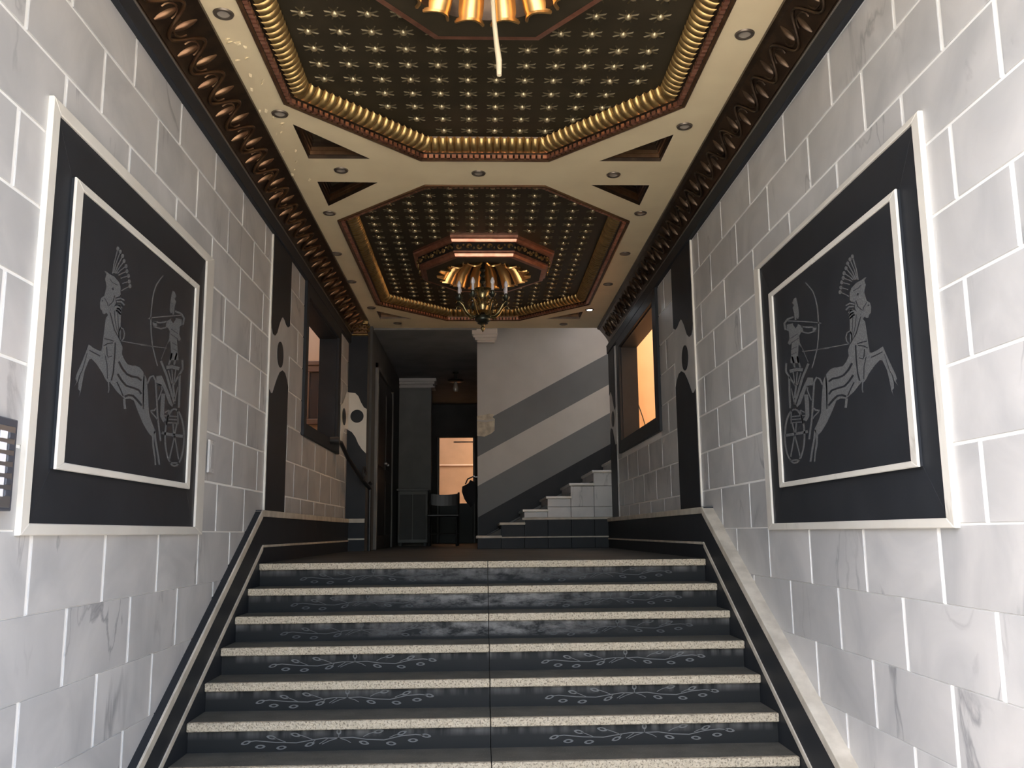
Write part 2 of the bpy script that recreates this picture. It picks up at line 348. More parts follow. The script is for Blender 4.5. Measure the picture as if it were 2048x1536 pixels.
ETCH_RIBS=[([(3.574,2.575),(3.585,2.626),(3.608,2.681)],[(3.564,2.573),(3.574,2.624),(3.597,2.679)]),
([(3.584,2.58),(3.601,2.626),(3.631,2.677)],[(3.573,2.578),(3.591,2.624),(3.621,2.675)]),
([(3.597,2.583),(3.62,2.623),(3.656,2.668)],[(3.586,2.582),(3.61,2.622),(3.646,2.667)]),
([(3.608,2.585),(3.634,2.616),(3.674,2.653)],[(3.598,2.584),(3.625,2.616),(3.665,2.653)]),
([(3.621,2.588),(3.651,2.611),(3.695,2.639)],[(3.613,2.589),(3.644,2.613),(3.688,2.641)]),
([(3.632,2.584),(3.662,2.6),(3.706,2.621)],[(3.626,2.586),(3.657,2.603),(3.701,2.624)]),
([(3.655,2.577),(3.683,2.59),(3.725,2.607)],[(3.65,2.58),(3.679,2.593),(3.721,2.61)]),
([(3.674,2.559),(3.699,2.571),(3.737,2.586)],[(3.669,2.562),(3.695,2.574),(3.734,2.59)]),
([(3.672,2.528),(3.703,2.546),(3.748,2.568)],[(3.665,2.53),(3.697,2.548),(3.742,2.57)]),
([(3.622,2.477),(3.665,2.493),(3.703,2.494)],[(3.617,2.482),(3.666,2.5),(3.71,2.501)]),
([(3.629,2.469),(3.673,2.48),(3.704,2.474)],[(3.628,2.475),(3.678,2.488),(3.715,2.482)]),
([(3.636,2.458),(3.658,2.46),(3.677,2.454)],[(3.64,2.465),(3.667,2.468),(3.69,2.461)]),
([(3.631,2.443),(3.652,2.445),(3.676,2.44)],[(3.635,2.45),(3.661,2.453),(3.687,2.447)]),
([(3.623,2.431),(3.645,2.432),(3.67,2.426)],[(3.629,2.439),(3.655,2.44),(3.682,2.433)]),
([(3.594,2.131),(3.603,2.101),(3.597,2.088)],[(3.605,2.133),(3.613,2.102),(3.608,2.088)]),
([(3.754,2.086),(3.761,2.066),(3.77,2.046)],[(3.778,2.091),(3.785,2.07),(3.794,2.05)]),
([(4.024,2.194),(4.051,2.227),(4.075,2.237),(4.102,2.223),(4.126,2.151),(4.153,2.063),(4.179,2.012),(4.209,1.955)],[(4.005,2.194),(4.034,2.229),(4.084,2.246),(4.123,2.228),(4.147,2.154),(4.175,2.067),(4.201,2.015),(4.231,1.958)]),
([(4.073,2.075),(4.123,2.085),(4.146,2.099)],[(4.068,2.081),(4.114,2.091),(4.131,2.101)]),
([(4.071,2.073),(4.127,2.058),(4.163,2.045)],[(4.081,2.078),(4.138,2.064),(4.176,2.05)]),
([(4.126,1.991),(4.142,1.953),(4.175,1.902),(4.21,1.844)],[(4.15,1.995),(4.165,1.957),(4.199,1.906),(4.233,1.847)]),
([(4.125,2.21),(4.185,2.213),(4.195,2.199),(4.153,2.141)],[(4.129,2.216),(4.195,2.219),(4.211,2.2),(4.168,2.142)]),
([(3.692,2.319),(3.842,2.34),(4.023,2.367)],[(3.693,2.323),(3.843,2.344),(4.024,2.372)]),
([(3.91,2.347),(4.07,2.374),(4.236,2.401)],[(3.91,2.351),(4.07,2.378),(4.237,2.405)]),
([(3.681,2.373),(3.708,2.373),(3.722,2.358),(3.717,2.338),(3.694,2.321),(3.68,2.332),(3.673,2.353),(3.69,2.376)],[(3.687,2.379),(3.718,2.378),(3.734,2.361),(3.729,2.338),(3.692,2.315),(3.669,2.329),(3.662,2.351),(3.678,2.376)]),
([(4.132,2.734),(4.097,2.707),(4.049,2.665),(4.022,2.62),(4.009,2.578),(4.005,2.533),(4.005,2.486),(4.018,2.426),(4.045,2.372),(4.094,2.319),(4.121,2.294)],[(4.144,2.734),(4.109,2.707),(4.062,2.666),(4.036,2.623),(4.024,2.581),(4.019,2.536),(4.019,2.49),(4.032,2.43),(4.059,2.376),(4.108,2.323),(4.135,2.298)]),
([(4.244,2.438),(4.165,2.334)],[(4.251,2.438),(4.172,2.334)]),
([(4.015,2.496),(4.176,2.541),(4.418,2.607)],[(4.014,2.5),(4.174,2.546),(4.416,2.612)]),
([(4.042,2.482),(4.135,2.5),(4.228,2.527)],[(4.043,2.49),(4.133,2.507),(4.223,2.534)]),
([(4.043,2.461),(4.146,2.473),(4.217,2.497)],[(4.047,2.468),(4.146,2.48),(4.211,2.502)]),
([(4.317,2.601),(4.399,2.609),(4.444,2.6),(4.432,2.564)],[(4.326,2.612),(4.415,2.621),(4.472,2.609),(4.46,2.569)]),
([(4.296,2.392),(4.284,2.363),(4.262,2.328)],[(4.319,2.395),(4.307,2.365),(4.285,2.33)]),
([(4.367,2.406),(4.349,2.375),(4.337,2.342)],[(4.391,2.409),(4.373,2.378),(4.361,2.345)]),
([(4.154,2.323),(4.241,2.268),(4.368,2.151)],[(4.181,2.332),(4.27,2.277),(4.399,2.159)]),
([(4.45,2.386),(4.463,2.346),(4.335,2.241),(4.365,2.187)],[(4.478,2.392),(4.49,2.348),(4.361,2.243),(4.391,2.192)]),
([(4.42,2.309),(4.429,2.228),(4.434,2.143)],[(4.449,2.314),(4.458,2.233),(4.463,2.147)]),
([(4.248,2.303),(4.322,2.32),(4.419,2.328)],[(4.24,2.318),(4.324,2.337),(4.43,2.347)]),
([(4.265,2.3),(4.323,2.245)],[(4.279,2.304),(4.337,2.249)]),
([(4.312,2.313),(4.337,2.248)],[(4.327,2.316),(4.352,2.251)]),
([(4.367,2.323),(4.352,2.251)],[(4.382,2.326),(4.367,2.253)]),
([(4.408,2.245),(4.375,2.158)],[(4.423,2.246),(4.391,2.16)]),
([(4.196,2.177),(4.194,2.125),(4.198,2.068),(4.24,2.048)],[(4.247,2.184),(4.245,2.131),(4.248,2.077),(4.284,2.063)]),
([(4.26,2.094),(4.317,2.113)],[(4.251,2.098),(4.308,2.117)]),
([(4.242,2.076),(4.438,2.096)],[(4.243,2.082),(4.438,2.102)]),
([(4.287,2.065),(4.446,2.081)],[(4.287,2.071),(4.446,2.087)]),
([(4.273,2.047),(4.452,2.065)],[(4.274,2.053),(4.452,2.071)]),
([(4.304,2.114),(4.277,2.039)],[(4.321,2.115),(4.294,2.04)]),
([(4.423,2.134),(4.44,2.062)],[(4.442,2.136),(4.458,2.064)]),
([(4.353,2.115),(4.377,2.124),(4.399,2.127),(4.423,2.125),(4.45,2.117),(4.476,2.102),(4.499,2.082),(4.518,2.057),(4.53,2.029),(4.537,1.998),(4.536,1.968),(4.529,1.939),(4.516,1.912),(4.497,1.89),(4.475,1.874),(4.451,1.863),(4.429,1.859),(4.406,1.86),(4.38,1.867),(4.354,1.88),(4.331,1.898),(4.312,1.92),(4.298,1.946),(4.29,1.974),(4.287,2.003),(4.29,2.032),(4.3,2.058),(4.314,2.082),(4.334,2.102),(4.357,2.117)],[(4.338,2.12),(4.368,2.131),(4.405,2.136),(4.44,2.134),(4.472,2.124),(4.5,2.108),(4.524,2.087),(4.543,2.061),(4.556,2.032),(4.563,2.001),(4.562,1.97),(4.555,1.94),(4.541,1.912),(4.521,1.889),(4.496,1.87),(4.466,1.857),(4.43,1.851),(4.393,1.852),(4.361,1.861),(4.333,1.875),(4.309,1.894),(4.29,1.917),(4.275,1.943),(4.267,1.972),(4.264,2.001),(4.267,2.03),(4.277,2.057),(4.292,2.082),(4.313,2.103),(4.337,2.12)]),
([(4.225,1.99),(4.295,1.991),(4.543,2.004)],[(4.233,2.003),(4.3,2.005),(4.548,2.019)]),
([(4.398,2),(4.341,1.881)],[(4.417,2.001),(4.36,1.881)]),
([(4.398,1.999),(4.474,1.89)],[(4.417,2.002),(4.494,1.893)]),
([(4.415,2.004),(4.442,2.065)],[(4.395,2.004),(4.422,2.064)]),
([(4.406,2.004),(4.383,2.063)],[(4.386,2.002),(4.364,2.06)]),
([(4.35,1.863),(4.496,1.87)],[(4.351,1.869),(4.496,1.877)])]
ETCH_CUTS=[([(3.677,2.228),(3.718,2.206),(3.772,2.191),(3.828,2.19),(3.896,2.197),(3.935,2.191)],[(3.695,2.236),(3.735,2.214),(3.785,2.2),(3.833,2.2),(3.904,2.207),(3.949,2.2)]),
([(3.674,2.175),(3.718,2.156),(3.773,2.141),(3.852,2.145),(3.911,2.145),(3.942,2.133)],[(3.691,2.183),(3.734,2.164),(3.783,2.15),(3.858,2.154),(3.924,2.154),(3.96,2.141)]),
([(3.774,2.094),(3.811,2.106),(3.855,2.11),(3.897,2.1),(3.956,2.083)],[(3.763,2.101),(3.807,2.115),(3.865,2.12),(3.915,2.109),(3.974,2.091)]),
([(3.963,2.218),(3.963,2.159),(3.977,2.073)],[(3.978,2.221),(3.978,2.161),(3.991,2.075)]),
([(3.632,2.301),(3.636,2.236),(3.632,2.177),(3.618,2.142)],[(3.646,2.304),(3.65,2.238),(3.646,2.178),(3.632,2.143)]),
([(3.546,2.23),(3.57,2.197),(3.582,2.142)],[(3.554,2.232),(3.578,2.199),(3.59,2.143)]),
([(3.402,2.22),(3.448,2.218),(3.502,2.217)],[(3.406,2.224),(3.451,2.223),(3.506,2.222)]),
([(3.387,2.208),(3.357,2.136),(3.334,2.111),(3.328,2.087)],[(3.393,2.209),(3.362,2.136),(3.34,2.111),(3.334,2.087)]),
([(3.531,2.293),(3.591,2.3),(3.621,2.302)],[(3.533,2.298),(3.593,2.305),(3.625,2.307)]),
([(3.533,2.264),(3.567,2.28),(3.618,2.294)],[(3.527,2.266),(3.563,2.284),(3.615,2.298)]),
([(3.554,2.267),(3.563,2.237),(3.579,2.227),(3.619,2.24)],[(3.564,2.269),(3.573,2.239),(3.582,2.232),(3.615,2.243)]),
([(3.567,2.41),(3.619,2.35),(3.685,2.319)],[(3.576,2.413),(3.628,2.354),(3.693,2.322)]),
([(3.608,2.43),(3.623,2.385),(3.653,2.349)],[(3.614,2.432),(3.629,2.386),(3.659,2.351)]),
([(3.638,2.444),(3.648,2.407),(3.664,2.351)],[(3.644,2.446),(3.654,2.409),(3.671,2.353)]),
([(3.559,2.436),(3.595,2.462),(3.61,2.493)],[(3.552,2.437),(3.587,2.462),(3.601,2.492)]),
([(3.505,2.455),(3.533,2.443),(3.546,2.43)],[(3.51,2.458),(3.538,2.446),(3.552,2.433)]),
([(3.544,2.543),(3.569,2.537),(3.624,2.539)],[(3.549,2.546),(3.573,2.54),(3.627,2.543)]),
([(3.57,2.514),(3.579,2.507)],[(3.586,2.521),(3.595,2.513)]),
([(3.484,2.438),(3.495,2.437)],[(3.491,2.444),(3.502,2.442)]),
([(3.674,2.144),(3.709,2.123),(3.746,2.096)],[(3.685,2.148),(3.721,2.127),(3.758,2.1)]),
([(4.267,2.551),(4.303,2.54),(4.34,2.572)],[(4.275,2.555),(4.301,2.543),(4.331,2.572)]),
([(4.276,2.504),(4.378,2.503)],[(4.281,2.508),(4.383,2.507)]),
([(4.271,2.479),(4.381,2.477)],[(4.276,2.483),(4.387,2.481)]),
([(4.303,2.443),(4.379,2.444)],[(4.306,2.446),(4.382,2.448)]),
([(4.311,2.416),(4.383,2.416)],[(4.315,2.419),(4.387,2.419)]),
([(4.203,2.255),(4.304,2.192),(4.354,2.15)],[(4.216,2.259),(4.318,2.196),(4.369,2.154)]),
([(3.966,2.232),(3.966,2.169),(3.972,2.1)],[(3.975,2.234),(3.975,2.17),(3.982,2.101)])]
# ------------------------------------------------------------------ main dimensions
XL, XR = -1.52, 1.60            # faces of the side walls
ZC = 3.974                      # ceiling
ZL = 1.329                      # landing floor
T, RI = 0.2761, 0.1477          # tread, riser
Y1 = 6.124                      # front of the top nosing
YF = 1.15                       # front of the building
YEL, YER = 10.2, 10.77          # ends of the side walls
WT = .17                        # side wall thickness
ZR = 4.55                       # roof
XW0 = -.035

def wl_(side):                  # maps (y, z, out-from-wall) to the world on one side wall
    return (lambda y, z, d: (XL+d, y, z)) if side == 'left' else (lambda y, z, d: (XR-d, y, z))
def wprism(g, side, poly, d0, d1, c=0.0, tri=False):
    w = wl_(side)
    A = [w(y, z, d0) for y, z in poly]
    if c:
        q = inset(poly, c)
        B = [w(y, z, d1-c) for y, z in poly]; Cc = [w(y, z, d1) for y, z in q]
        g.loft([A, B, Cc], True, True, True)
    else:
        g.prism(A, [w(y, z, d1) for y, z in poly], tri)
    return g
def rect(y0, y1, z0, z1): return [(y0, z0), (y1, z0), (y1, z1), (y0, z1)]

# window openings (y0, y1, z0, z1)
WIN = {'left': (7.69, 9.37, 2.46, 3.58), 'right': (7.89, 9.87, 2.52, 3.585)}
WFR = {'left': (7.58, 9.50, 2.35, 3.70), 'right': (7.72, 10.05, 2.385, 3.70)}
PANEL = {'left': (3.0, 4.908, 1.524, 3.057), 'right': (2.944, 4.90, 1.518, 3.0)}
ROW = {'left': (1.26, .2765, 3.115, .605), 'right': (1.26, .2683, 3.10, .6215)}
YE = {'left': YEL, 'right': YER}
INL = {'left': (6.36, 6.97), 'right': (6.43, 7.08)}
SKD = {'left': .043, 'right': .072}
SK1 = {'left': (6.16, 1.685, .555), 'right': (6.145, 1.678, .524)}     # corner y, z, slope of the upper cream strip
SK2 = {'left': (6.21, 1.451, .533), 'right': (6.155, 1.441, .547)}
def skz(side, y):
    yc, zc, m = SK1[side]; return zc if y >= yc else zc - m*(yc-y)

# ------------------------------------------------------------------ ground, floors
struct(obj('ground', G().box(-25, 25, -40, YF, -.3, 0), PAVE), 'sunlit street paving outside the entrance')
struct(obj('floor_entrance', G().box(XL-.2, XR+.2, YF, Y1-8*T+.04, -.3, 0), LOWFLOOR), 'stone floor at the foot of the steps')
struct(obj('floor', G().box(XL, XR, Y1+.034, 17.2, ZL-.042, ZL-.0005), FLOORM), 'dark polished landing floor')

# ------------------------------------------------------------------ side walls with their stone blocks
blk = {}
def block_mesh(w, h, side):
    k = (round(w, 4), round(h, 4), side)
    if k not in blk:
        g = G(); o = 1 if side == 'left' else -1
        P = [(0,0), (w,0), (w,h), (0,h)]; q = inset(P, .0018)
        g.loft([[(0, y, z) for y, z in P], [(o*.0028, y, z) for y, z in P], [(o*.0045, y, z) for y, z in q]], True, False, True)
        blk[k] = g.mesh('stone_block'); blk[k].materials.append(MARBLE)
    return blk[k]
for side in ('left', 'right'):
    g = G(); wy0, wy1, wz0, wz1 = WIN[side]; ye = YE[side]
    xa, xb = (XL-WT, XL) if side == 'left' else (XR, XR+WT)
    for r in ((YF-.1, wy0, 0, ZR), (wy1, ye, 0, ZR), (wy0, wy1, 0, wz0), (wy0, wy1, wz1, ZR)):
        g.box(xa, xb, *r)
    wall = struct(obj('wall_'+side, g, GROUT), 'wall of grey-white marble blocks with white joints, on the %s of the steps' % side)
    z0, h, ph, ln = ROW[side]
    py0, py1, pz0, pz1 = PANEL[side]; fy0, fy1, fz0, fz1 = WFR[side]; iy0, iy1 = INL[side]
    for n in range(-4, 9):
        za, zb = z0+n*h, z0+(n+1)*h
        jz0 = .006 if za > 1.5 else .0012; jz1 = .006 if zb > 1.55 else .0012
        off = ph + (ln/2 if n % 2 else 0)
        k0 = math.floor((YF-.05-off)/ln)
        y = off + k0*ln
        while y < ye:
            ya, yb = y+.011, y+ln-.011
            if yb > ye: yb = ye-.002
            if ya < YF-.09: ya = YF-.09
            y += ln
            if yb-ya < .03: continue
            if zb < skz(side, ya)-.06 and zb < skz(side, yb)-.06: continue
            if zb < skz(side, max(ya, 3.0))-.3: continue
            if ya > py0 and yb < py1 and za > pz0 and zb < pz1: continue
            if za > 3.72: continue
            # hidden behind or cut by the window surround
            pieces = [(ya, yb)]
            if zb > fz0+.05 and za < fz1-.05 and yb > fy0+.06 and ya < fy1-.06:
                if za > fz0 - .06:
                    pieces = []
                    if ya < fy0+.05: pieces.append((ya, fy0+.05))
                    if yb > fy1-.05: pieces.append((fy1-.05, yb))
                    za2, zb2 = za, zb
                else:
                    pieces = [(ya, yb)]; za2, zb2 = za, min(zb, fz0+.05)
            else: za2, zb2 = za, zb
            for a, b in pieces:
                if b-a < .03: continue
                inst('stone_block', block_mesh(b-a, zb2-za2-jz0-jz1, side), (XL if side == 'left' else XR, a, za2+jz0), wall)

# building front around the entrance, roof
g = G(); g.box(-9, XL-.02, YF-.35, YF, 0, 7).box(XR+.02, 9, YF-.35, YF, 0, 7).box(XL-.02, XR+.02, YF-.35, YF, ZC+.02, 7)
struct(obj('wall_front', g, PLASTER), 'building front around the entrance opening')
struct(obj('roof', G().box(XL-WT, XR+WT, YF-.05, 10.7, ZR, ZR+.15).box(XL-WT, XW0, 10.7, 17.3, ZR, ZR+.15).box(XW0, 3.4, 12.1, 17.3, ZR, ZR+.15).box(XW0, 1.2, 10.7, 12.1, ZR, ZR+.15), PLASTER), 'roof slab over the hall')  # left open over the side stair for the added daylight shaft

# ------------------------------------------------------------------ ceiling with two octagons and eight triangles cut out
OCX = .042
def octagon(cx, y0, y1, hw, cw, cl):
    """counter-clockwise in plan"""
    return [(cx-hw+cw, y0), (cx+hw-cw, y0), (cx+hw, y0+cl), (cx+hw, y1-cl), (cx+hw-cw, y1), (cx-hw+cw, y1), (cx-hw, y1-cl), (cx-hw, y0+cl)]
OCT1 = octagon(OCX, 1.29, 5.645, 1.165, .735, .79)
OCT2 = octagon(OCX, 6.075, 10.19, 1.165, .735, .74)
TRI = {'left, towards the entrance': [(-1.127, 5.13), (-.725, 5.63), (-1.127, 5.63)],
       'right, towards the entrance': [(1.222, 5.24), (1.222, 5.65), (.81, 5.65)],
       'left, towards the landing': [(-1.14, 6.03), (-.72, 6.04), (-1.14, 6.50)],
       'right, towards the landing': [(.807, 6.07), (1.225, 6.07), (1.225, 6.47)],
       'far left corner': [(-1.15, 9.76), (-.79, 10.13), (-1.15, 10.13)],
       'far right corner': [(1.168, 9.80), (1.168, 10.14), (.775, 10.14)]}
outer = [(XL, YF-.05), (XR, YF-.05), (XR, 10.61), (XL, 10.61)]
loops = [outer, OCT1, OCT2] + list(TRI.values())
vec = [[Vector((x, y, 0)) for x, y in L] for L in loops]
flat = [p for L in loops for p in L]
g = G(); tri = tessellate_polygon(vec)
g.add([(x, y, ZC) for x, y in flat], tri)
g.add([(x, y, ZC+.06) for x, y in flat], tri)
o = 0
for L in loops:
    n = len(L); g.loft([[(x, y, ZC) for x, y in L], [(x, y, ZC+.06) for x, y in L]])
struct(obj('ceiling', g, CREAM), 'cream painted ceiling border around two octagonal coffers')
struct(obj('wall_end_beam', G().box(XL, XR, 10.45, 10.60, ZC+.06, ZR), PLASTER), 'beam over the end of the ceiling')

# ------------------------------------------------------------------ coffers
def stud_mesh():
    g = G()
    g.lathe([(.0205, 0), (.0195, -.008), (.014, -.015), (.006, -.0195), (0, -.020)], n=8)
    me = g.mesh('stud', 50); me.materials.append(STUDM); return me
def ray_mesh():
    g = G()
    for k in range(8):
        a = 2*pi*(k+.5)/8; c, s = math.cos(a), math.sin(a)
        u = Vector((c, s, 0)); w = Vector((-s, c, 0))
        p0 = u*.019; p1 = u*.058
        g.add([p0+w*.006, p0-w*.006, p1+w*.0035+Vector((0,0,-.001)), p1-w*.0035+Vector((0,0,-.001)), p0+Vector((0,0,-.006)), u*.050+Vector((0,0,-.007))],
              [(0,4,5,2), (4,1,3,5), (5,3,2)])
    me = g.mesh('ray_star'); me.materials.append(RAYM); return me
STUD, RAYS = stud_mesh(), ray_mesh()
def gadroon_mesh(w):
    """one rounded lobe of the coffer's cove, x along the side, y inwards, z up; seen from below"""
    L = []
    for i in range(6):
        t = i/5; a = t*pi/2
        y = .055 + .095*math.sin(a)**1.0*(t*.4+.6); z = .028 + .078*(1-math.cos(a))
        nrm = Vector((0, math.cos(a*.9)*.8, -math.sin(a*.9)*.5-.4)).normalized()
        bulge = .016*(1 + .5*t)
        row = []
        for k in range(6):
            u = k/5*pi; row.append((-w/2*math.cos(u)*.98, y + nrm.y*bulge*math.sin(u), z + nrm.z*bulge*math.sin(u)))
        L.append(row)
    g = G().loft(L, False); c = Vector((0, .142, .10))
    me = g.mesh('gadroon', 60); me.materials.append(GOLD); return me
def coffer(name, label, oc, box_c):
    cy = (oc[0][1]+oc[4][1])/2
    t = thing(name, label, 'coffer', (OCX, cy, ZC), 'octagonal coffers of the ceiling')
    H = .10
    def ring(ins, z): return [(x, y, ZC+z) for x, y in inset(oc, ins)]
    obj('outer_moulding', G().loft([ring(0, .05), ring(0, -.012), ring(.012, -.016), ring(.022, -.008), ring(.022, .006)]), BRONZE_R, t)
    obj('dentil_backing', G().loft([ring(.022, .004), ring(.048, .012), ring(.05, .03)]), BRONZE, t)
    obj('cove_backing', G().loft([ring(.05, .03), ring(.095, .045), ring(.13, .075), ring(.145, .105)]), BRONZE, t)
    q = inset(oc, .10); g = G().add([(x, y, ZC+H) for x, y in q], [list(range(8))])
    obj('stud_panel', g, GOLDPANEL, t)
    # dentils and lobes, side by side along each of the eight sides
    g = G(); n_g = 0
    meshes = {}
    for i in range(8):
        a = Vector(inset(oc, .036)[i]); b = Vector(inset(oc, .036)[(i+1) % 8]); d = b-a; Ls = d.length; u = d/Ls; v = Vector((-u.y, u.x))
        n = max(3, round(Ls/.0385))
        for k in range(n):
            c = a + u*(Ls*(k+.5)/n); wd = .011 if k % 2 else .013
            P = [c-u*wd-v*.011, c+u*wd-v*.011, c+u*wd+v*.014, c-u*wd+v*.014]
            g.prism([(p.x, p.y, ZC-.008) for p in P], [(p.x, p.y, ZC+.018) for p in P])
        a2 = Vector(inset(oc, .06)[i]); b2 = Vector(inset(oc, .06)[(i+1) % 8]); d2 = b2-a2; L2 = d2.length
        n = max(3, round(L2/.0505)); w = round(L2/n, 4)
        if w not in meshes: meshes[w] = gadroon_mesh(w)
        a0 = Vector(oc[i]); ang = math.atan2(u.y, u.x)
        for k in range(n):
            c = a2 + u*(L2*(k+.5)/n) - v*.06
            inst('gadroon', meshes[w], (c.x, c.y, ZC), t, (0, 0, ang)); n_g += 1
    # alternating red and gold dentils are one moulding, each block only a few pixels wide
    dn = obj('dentil_row', g, COPPER, t); dn['kind'] = 'stuff'
    # studs
    inn = inset(oc, .175)
    hb = inset(octagon(OCX, box_c-.67, box_c+.67, .65, .355, .45), -.06)
    def inside(P, p):
        return all((P[(i+1) % len(P)][0]-P[i][0])*(p[1]-P[i][1]) - (P[(i+1) % len(P)][1]-P[i][1])*(p[0]-P[i][0]) > 0 for i in range(len(P)))
    sp = .163; ns = 0
    y = oc[4][1]-.235
    while y > oc[0][1]+.15:
        for k in range(-8, 9):
            x = -.061 + OCX*0 + k*sp
            if inside(inn, (x, y)) and not inside(hb, (x, y)):
                s = inst('stud', STUD, (x, y, ZC+H), t); ns += 1
                r = bpy.data.objects.new('ray_star', RAYS); COL.objects.link(r); r.parent = s
        y -= sp
    # hanging box around the rosette
    top = octagon(OCX, box_c-.67, box_c+.67, .65, .355, .45)
    def bl(ins, z): return [(x, y, z) for x, y in inset(top, ins)]
    zt = ZC+H; zb = 3.904
    obj('box_cornice', G().loft([bl(0, zt), bl(0, zt-.022), bl(.018, zt-.028), bl(.028, zt-.05), bl(.045, zt-.055)]), COPPER, t, 40)
    obj('box_frieze', G().loft([bl(.045, zt-.054), bl(.065, zb+.045)]), FRIEZE, t)
    obj('box_foot', G().loft([bl(.058, zb+.048), bl(.058, zb+.034), bl(.075, zb+.028), bl(.085, zb+.004), bl(.10, zb), bl(.12, zb)]), COPPER, t, 40)
    n = 40; q8 = inset(top, .115); circ = [(OCX+.41*math.cos(2*pi*k/n), box_c+.41*math.sin(2*pi*k/n)) for k in range(n)]
    vv = [[Vector((x, y, 0)) for x, y in q8], [Vector((x, y, 0)) for x, y in circ]]
    obj('box_soffit', G().add([(x, y, zb+.002) for x, y in q8+circ], tessellate_polygon(vv)), GOLDPANEL, t)
    # scrollwork on the frieze: one carved band per side
    for i in range(8):
        a = Vector(inset(top, .052)[i]); b = Vector(inset(top, .052)[(i+1) % 8]); u = (b-a); Ls = u.length; u /= Ls; v = Vector((-u.y, u.x))
        gs = G(); zm = (zt-.055+zb+.045)/2; m = max(3, round(Ls/.095))
        for k in range(m):
            c = a + u*(Ls*(k+.5)/m); sg = 1 if k % 2 else -1
            pts = []
            for j in range(9):
                th = j/8*1.6*pi; rr = .026*(1-j/11)
                p = c + u*(-.02*0 + rr*math.cos(th)) - v*.012; pts.append((p.x, p.y, zm + sg*rr*math.sin(th)))
            gs.tube(pts, .008, 5)
            p = c + u*(Ls/m/2) - v*.013; gs.lathe([(0, -.012), (.010, -.006), (.010, .006), (0, .012)], (p.x, p.y, zm-sg*.012), 6)
            p = c - v*.016; gs.lathe([(0, -.01), (.009, 0), (0, .01)], (p.x, p.y, zm+sg*.004), 6)
        obj('scrollwork', gs, GOLD, t, 50)
    # rosette of petals
    NP = 16
    g = G(); L = []
    for r, z in ((.41, zb), (.40, zb+.03), (.36, zb+.12), (.24, zb+.20), (.10, zb+.235), (.0, zb+.24)):
        L.append([(OCX+r*math.cos(2*pi*k/32), box_c+r*math.sin(2*pi*k/32), z) for k in range(32)])
    obj('rosette_bowl', g.loft(L), BRONZE, t, 50)
    gp = G(); L = []
    for j, (r, z, hw) in enumerate(((.398, -.004, .066), (.385, .02, .070), (.345, .09, .064), (.26, .155, .046), (.14, .195, .025))):
        row = []
        for k in range(7):
            s = (k-3)/3; row.append((r + .03*s*s - .028*(1-s*s), s*hw, z - .010*(1-s*s)))
        L.append(row)
    gp.loft(L, False)
    # rolled lip at the outer end
    gp.tube([(L[0][k][0]+.006, L[0][k][1], L[0][k][2]-.004) for k in range(7)], .009, 5)
    pm = gp.mesh('petal', 50); pm.materials.append(GOLDPETAL)
    for k in range(NP):
        inst('petal', pm, (OCX, box_c, zb), t, (0, 0, 2*pi*(k+.5)/NP))
    print(name, 'gadroons', n_g, 'studs', ns)
    return t
BOX1, BOX2 = 3.47, 8.13
coffer('octagonal_coffer', 'octagonal studded coffer above the steps, the one nearer the entrance', OCT1, BOX1)
coffer('octagonal_coffer', 'octagonal studded coffer holding the brass chandelier above the landing', OCT2, BOX2)

for nm, P in TRI.items():
    c = (sum(p[0] for p in P)/3, sum(p[1] for p in P)/3)
    t = thing('triangular_coffer', 'small triangular recess with stepped bronze mouldings, '+nm+(' of the white crossbar' if 'towards' in nm else ' of the ceiling'), 'coffer', (*c, ZC), 'triangular ceiling recesses')
    def tl(d, z): return [(x, y, ZC+z) for x, y in inset(P, d)]
    obj('outer_step', G().loft([tl(0, -.001), tl(.003, .022), tl(.010, .023)]), BRONZE, t)
    obj('middle_step', G().loft([tl(.010, .023), tl(.012, .048), tl(.019, .050), tl(.021, .072)]), BRONZE_R, t)
    obj('inner_step', G().loft([tl(.021, .072), tl(.028, .073), tl(.030, .098), tl(.036, .099), tl(.038, .115)]), BRONZE, t)
    obj('back_panel', G().add(tl(.036, .115), [(0, 1, 2)]), GOLDPANEL, t)

# ------------------------------------------------------------------ black band and carved cornice under the ceiling
CORN = {'left': (.226, 3.805, XL), 'right': (.166, 3.775, XR)}
def scroll_mesh(side, w, h):
    """one wave of the vine: y along the wall, local x = out from the wall (0..w), z = 0..h"""
    o = 1 if side == 'left' else -1
    def on(s, y, lift):      # s 0 at the wall foot, 1 at the ceiling edge
        d = .035 + (w-.06)*(s**1.25); z = .02 + (h-.04)*s
        nx, nz = (.72, -.69)
        return (o*(d + nx*lift), y, z + nz*lift)
    g = G(); P = .32
    pts = []
    for j in range(21):
        y = P*j/20; s = .5 + .33*math.sin(2*pi*j/20); pts.append(on(s, y, .012))
    g.tube(pts, .0095 if side == 'left' else .008, 6, False)
    for k, (yc, sc, sg) in enumerate(((.08, .40, 1), (.24, .60, -1))):
        rows = []
        for j in range(6):
            t = j/5; s = sc + sg*(-.30 + .58*t); hw = .021*math.sin(pi*min(1, t*.85+.08))**.8*(1 if side == 'left' else .6)
            rows.append([on(s, yc + hw*math.cos(u*pi/4)*-1 + .02*t*sg, .003 + .024*math.sin(u*pi/4)*math.sin(pi*min(1, t*.85+.08))) for u in range(5)])
        g.loft(rows, False)
        pts = [on(sc + sg*(.05+.22*math.sin(a)), yc + .055*math.cos(a), .010) for a in [x*.42 for x in range(9)]]
        g.tube(pts, .0055, 5)
    me = g.mesh('vine_scroll', 60); me.materials.append(BRONZE_R if side == 'left' else BRONZE); return me
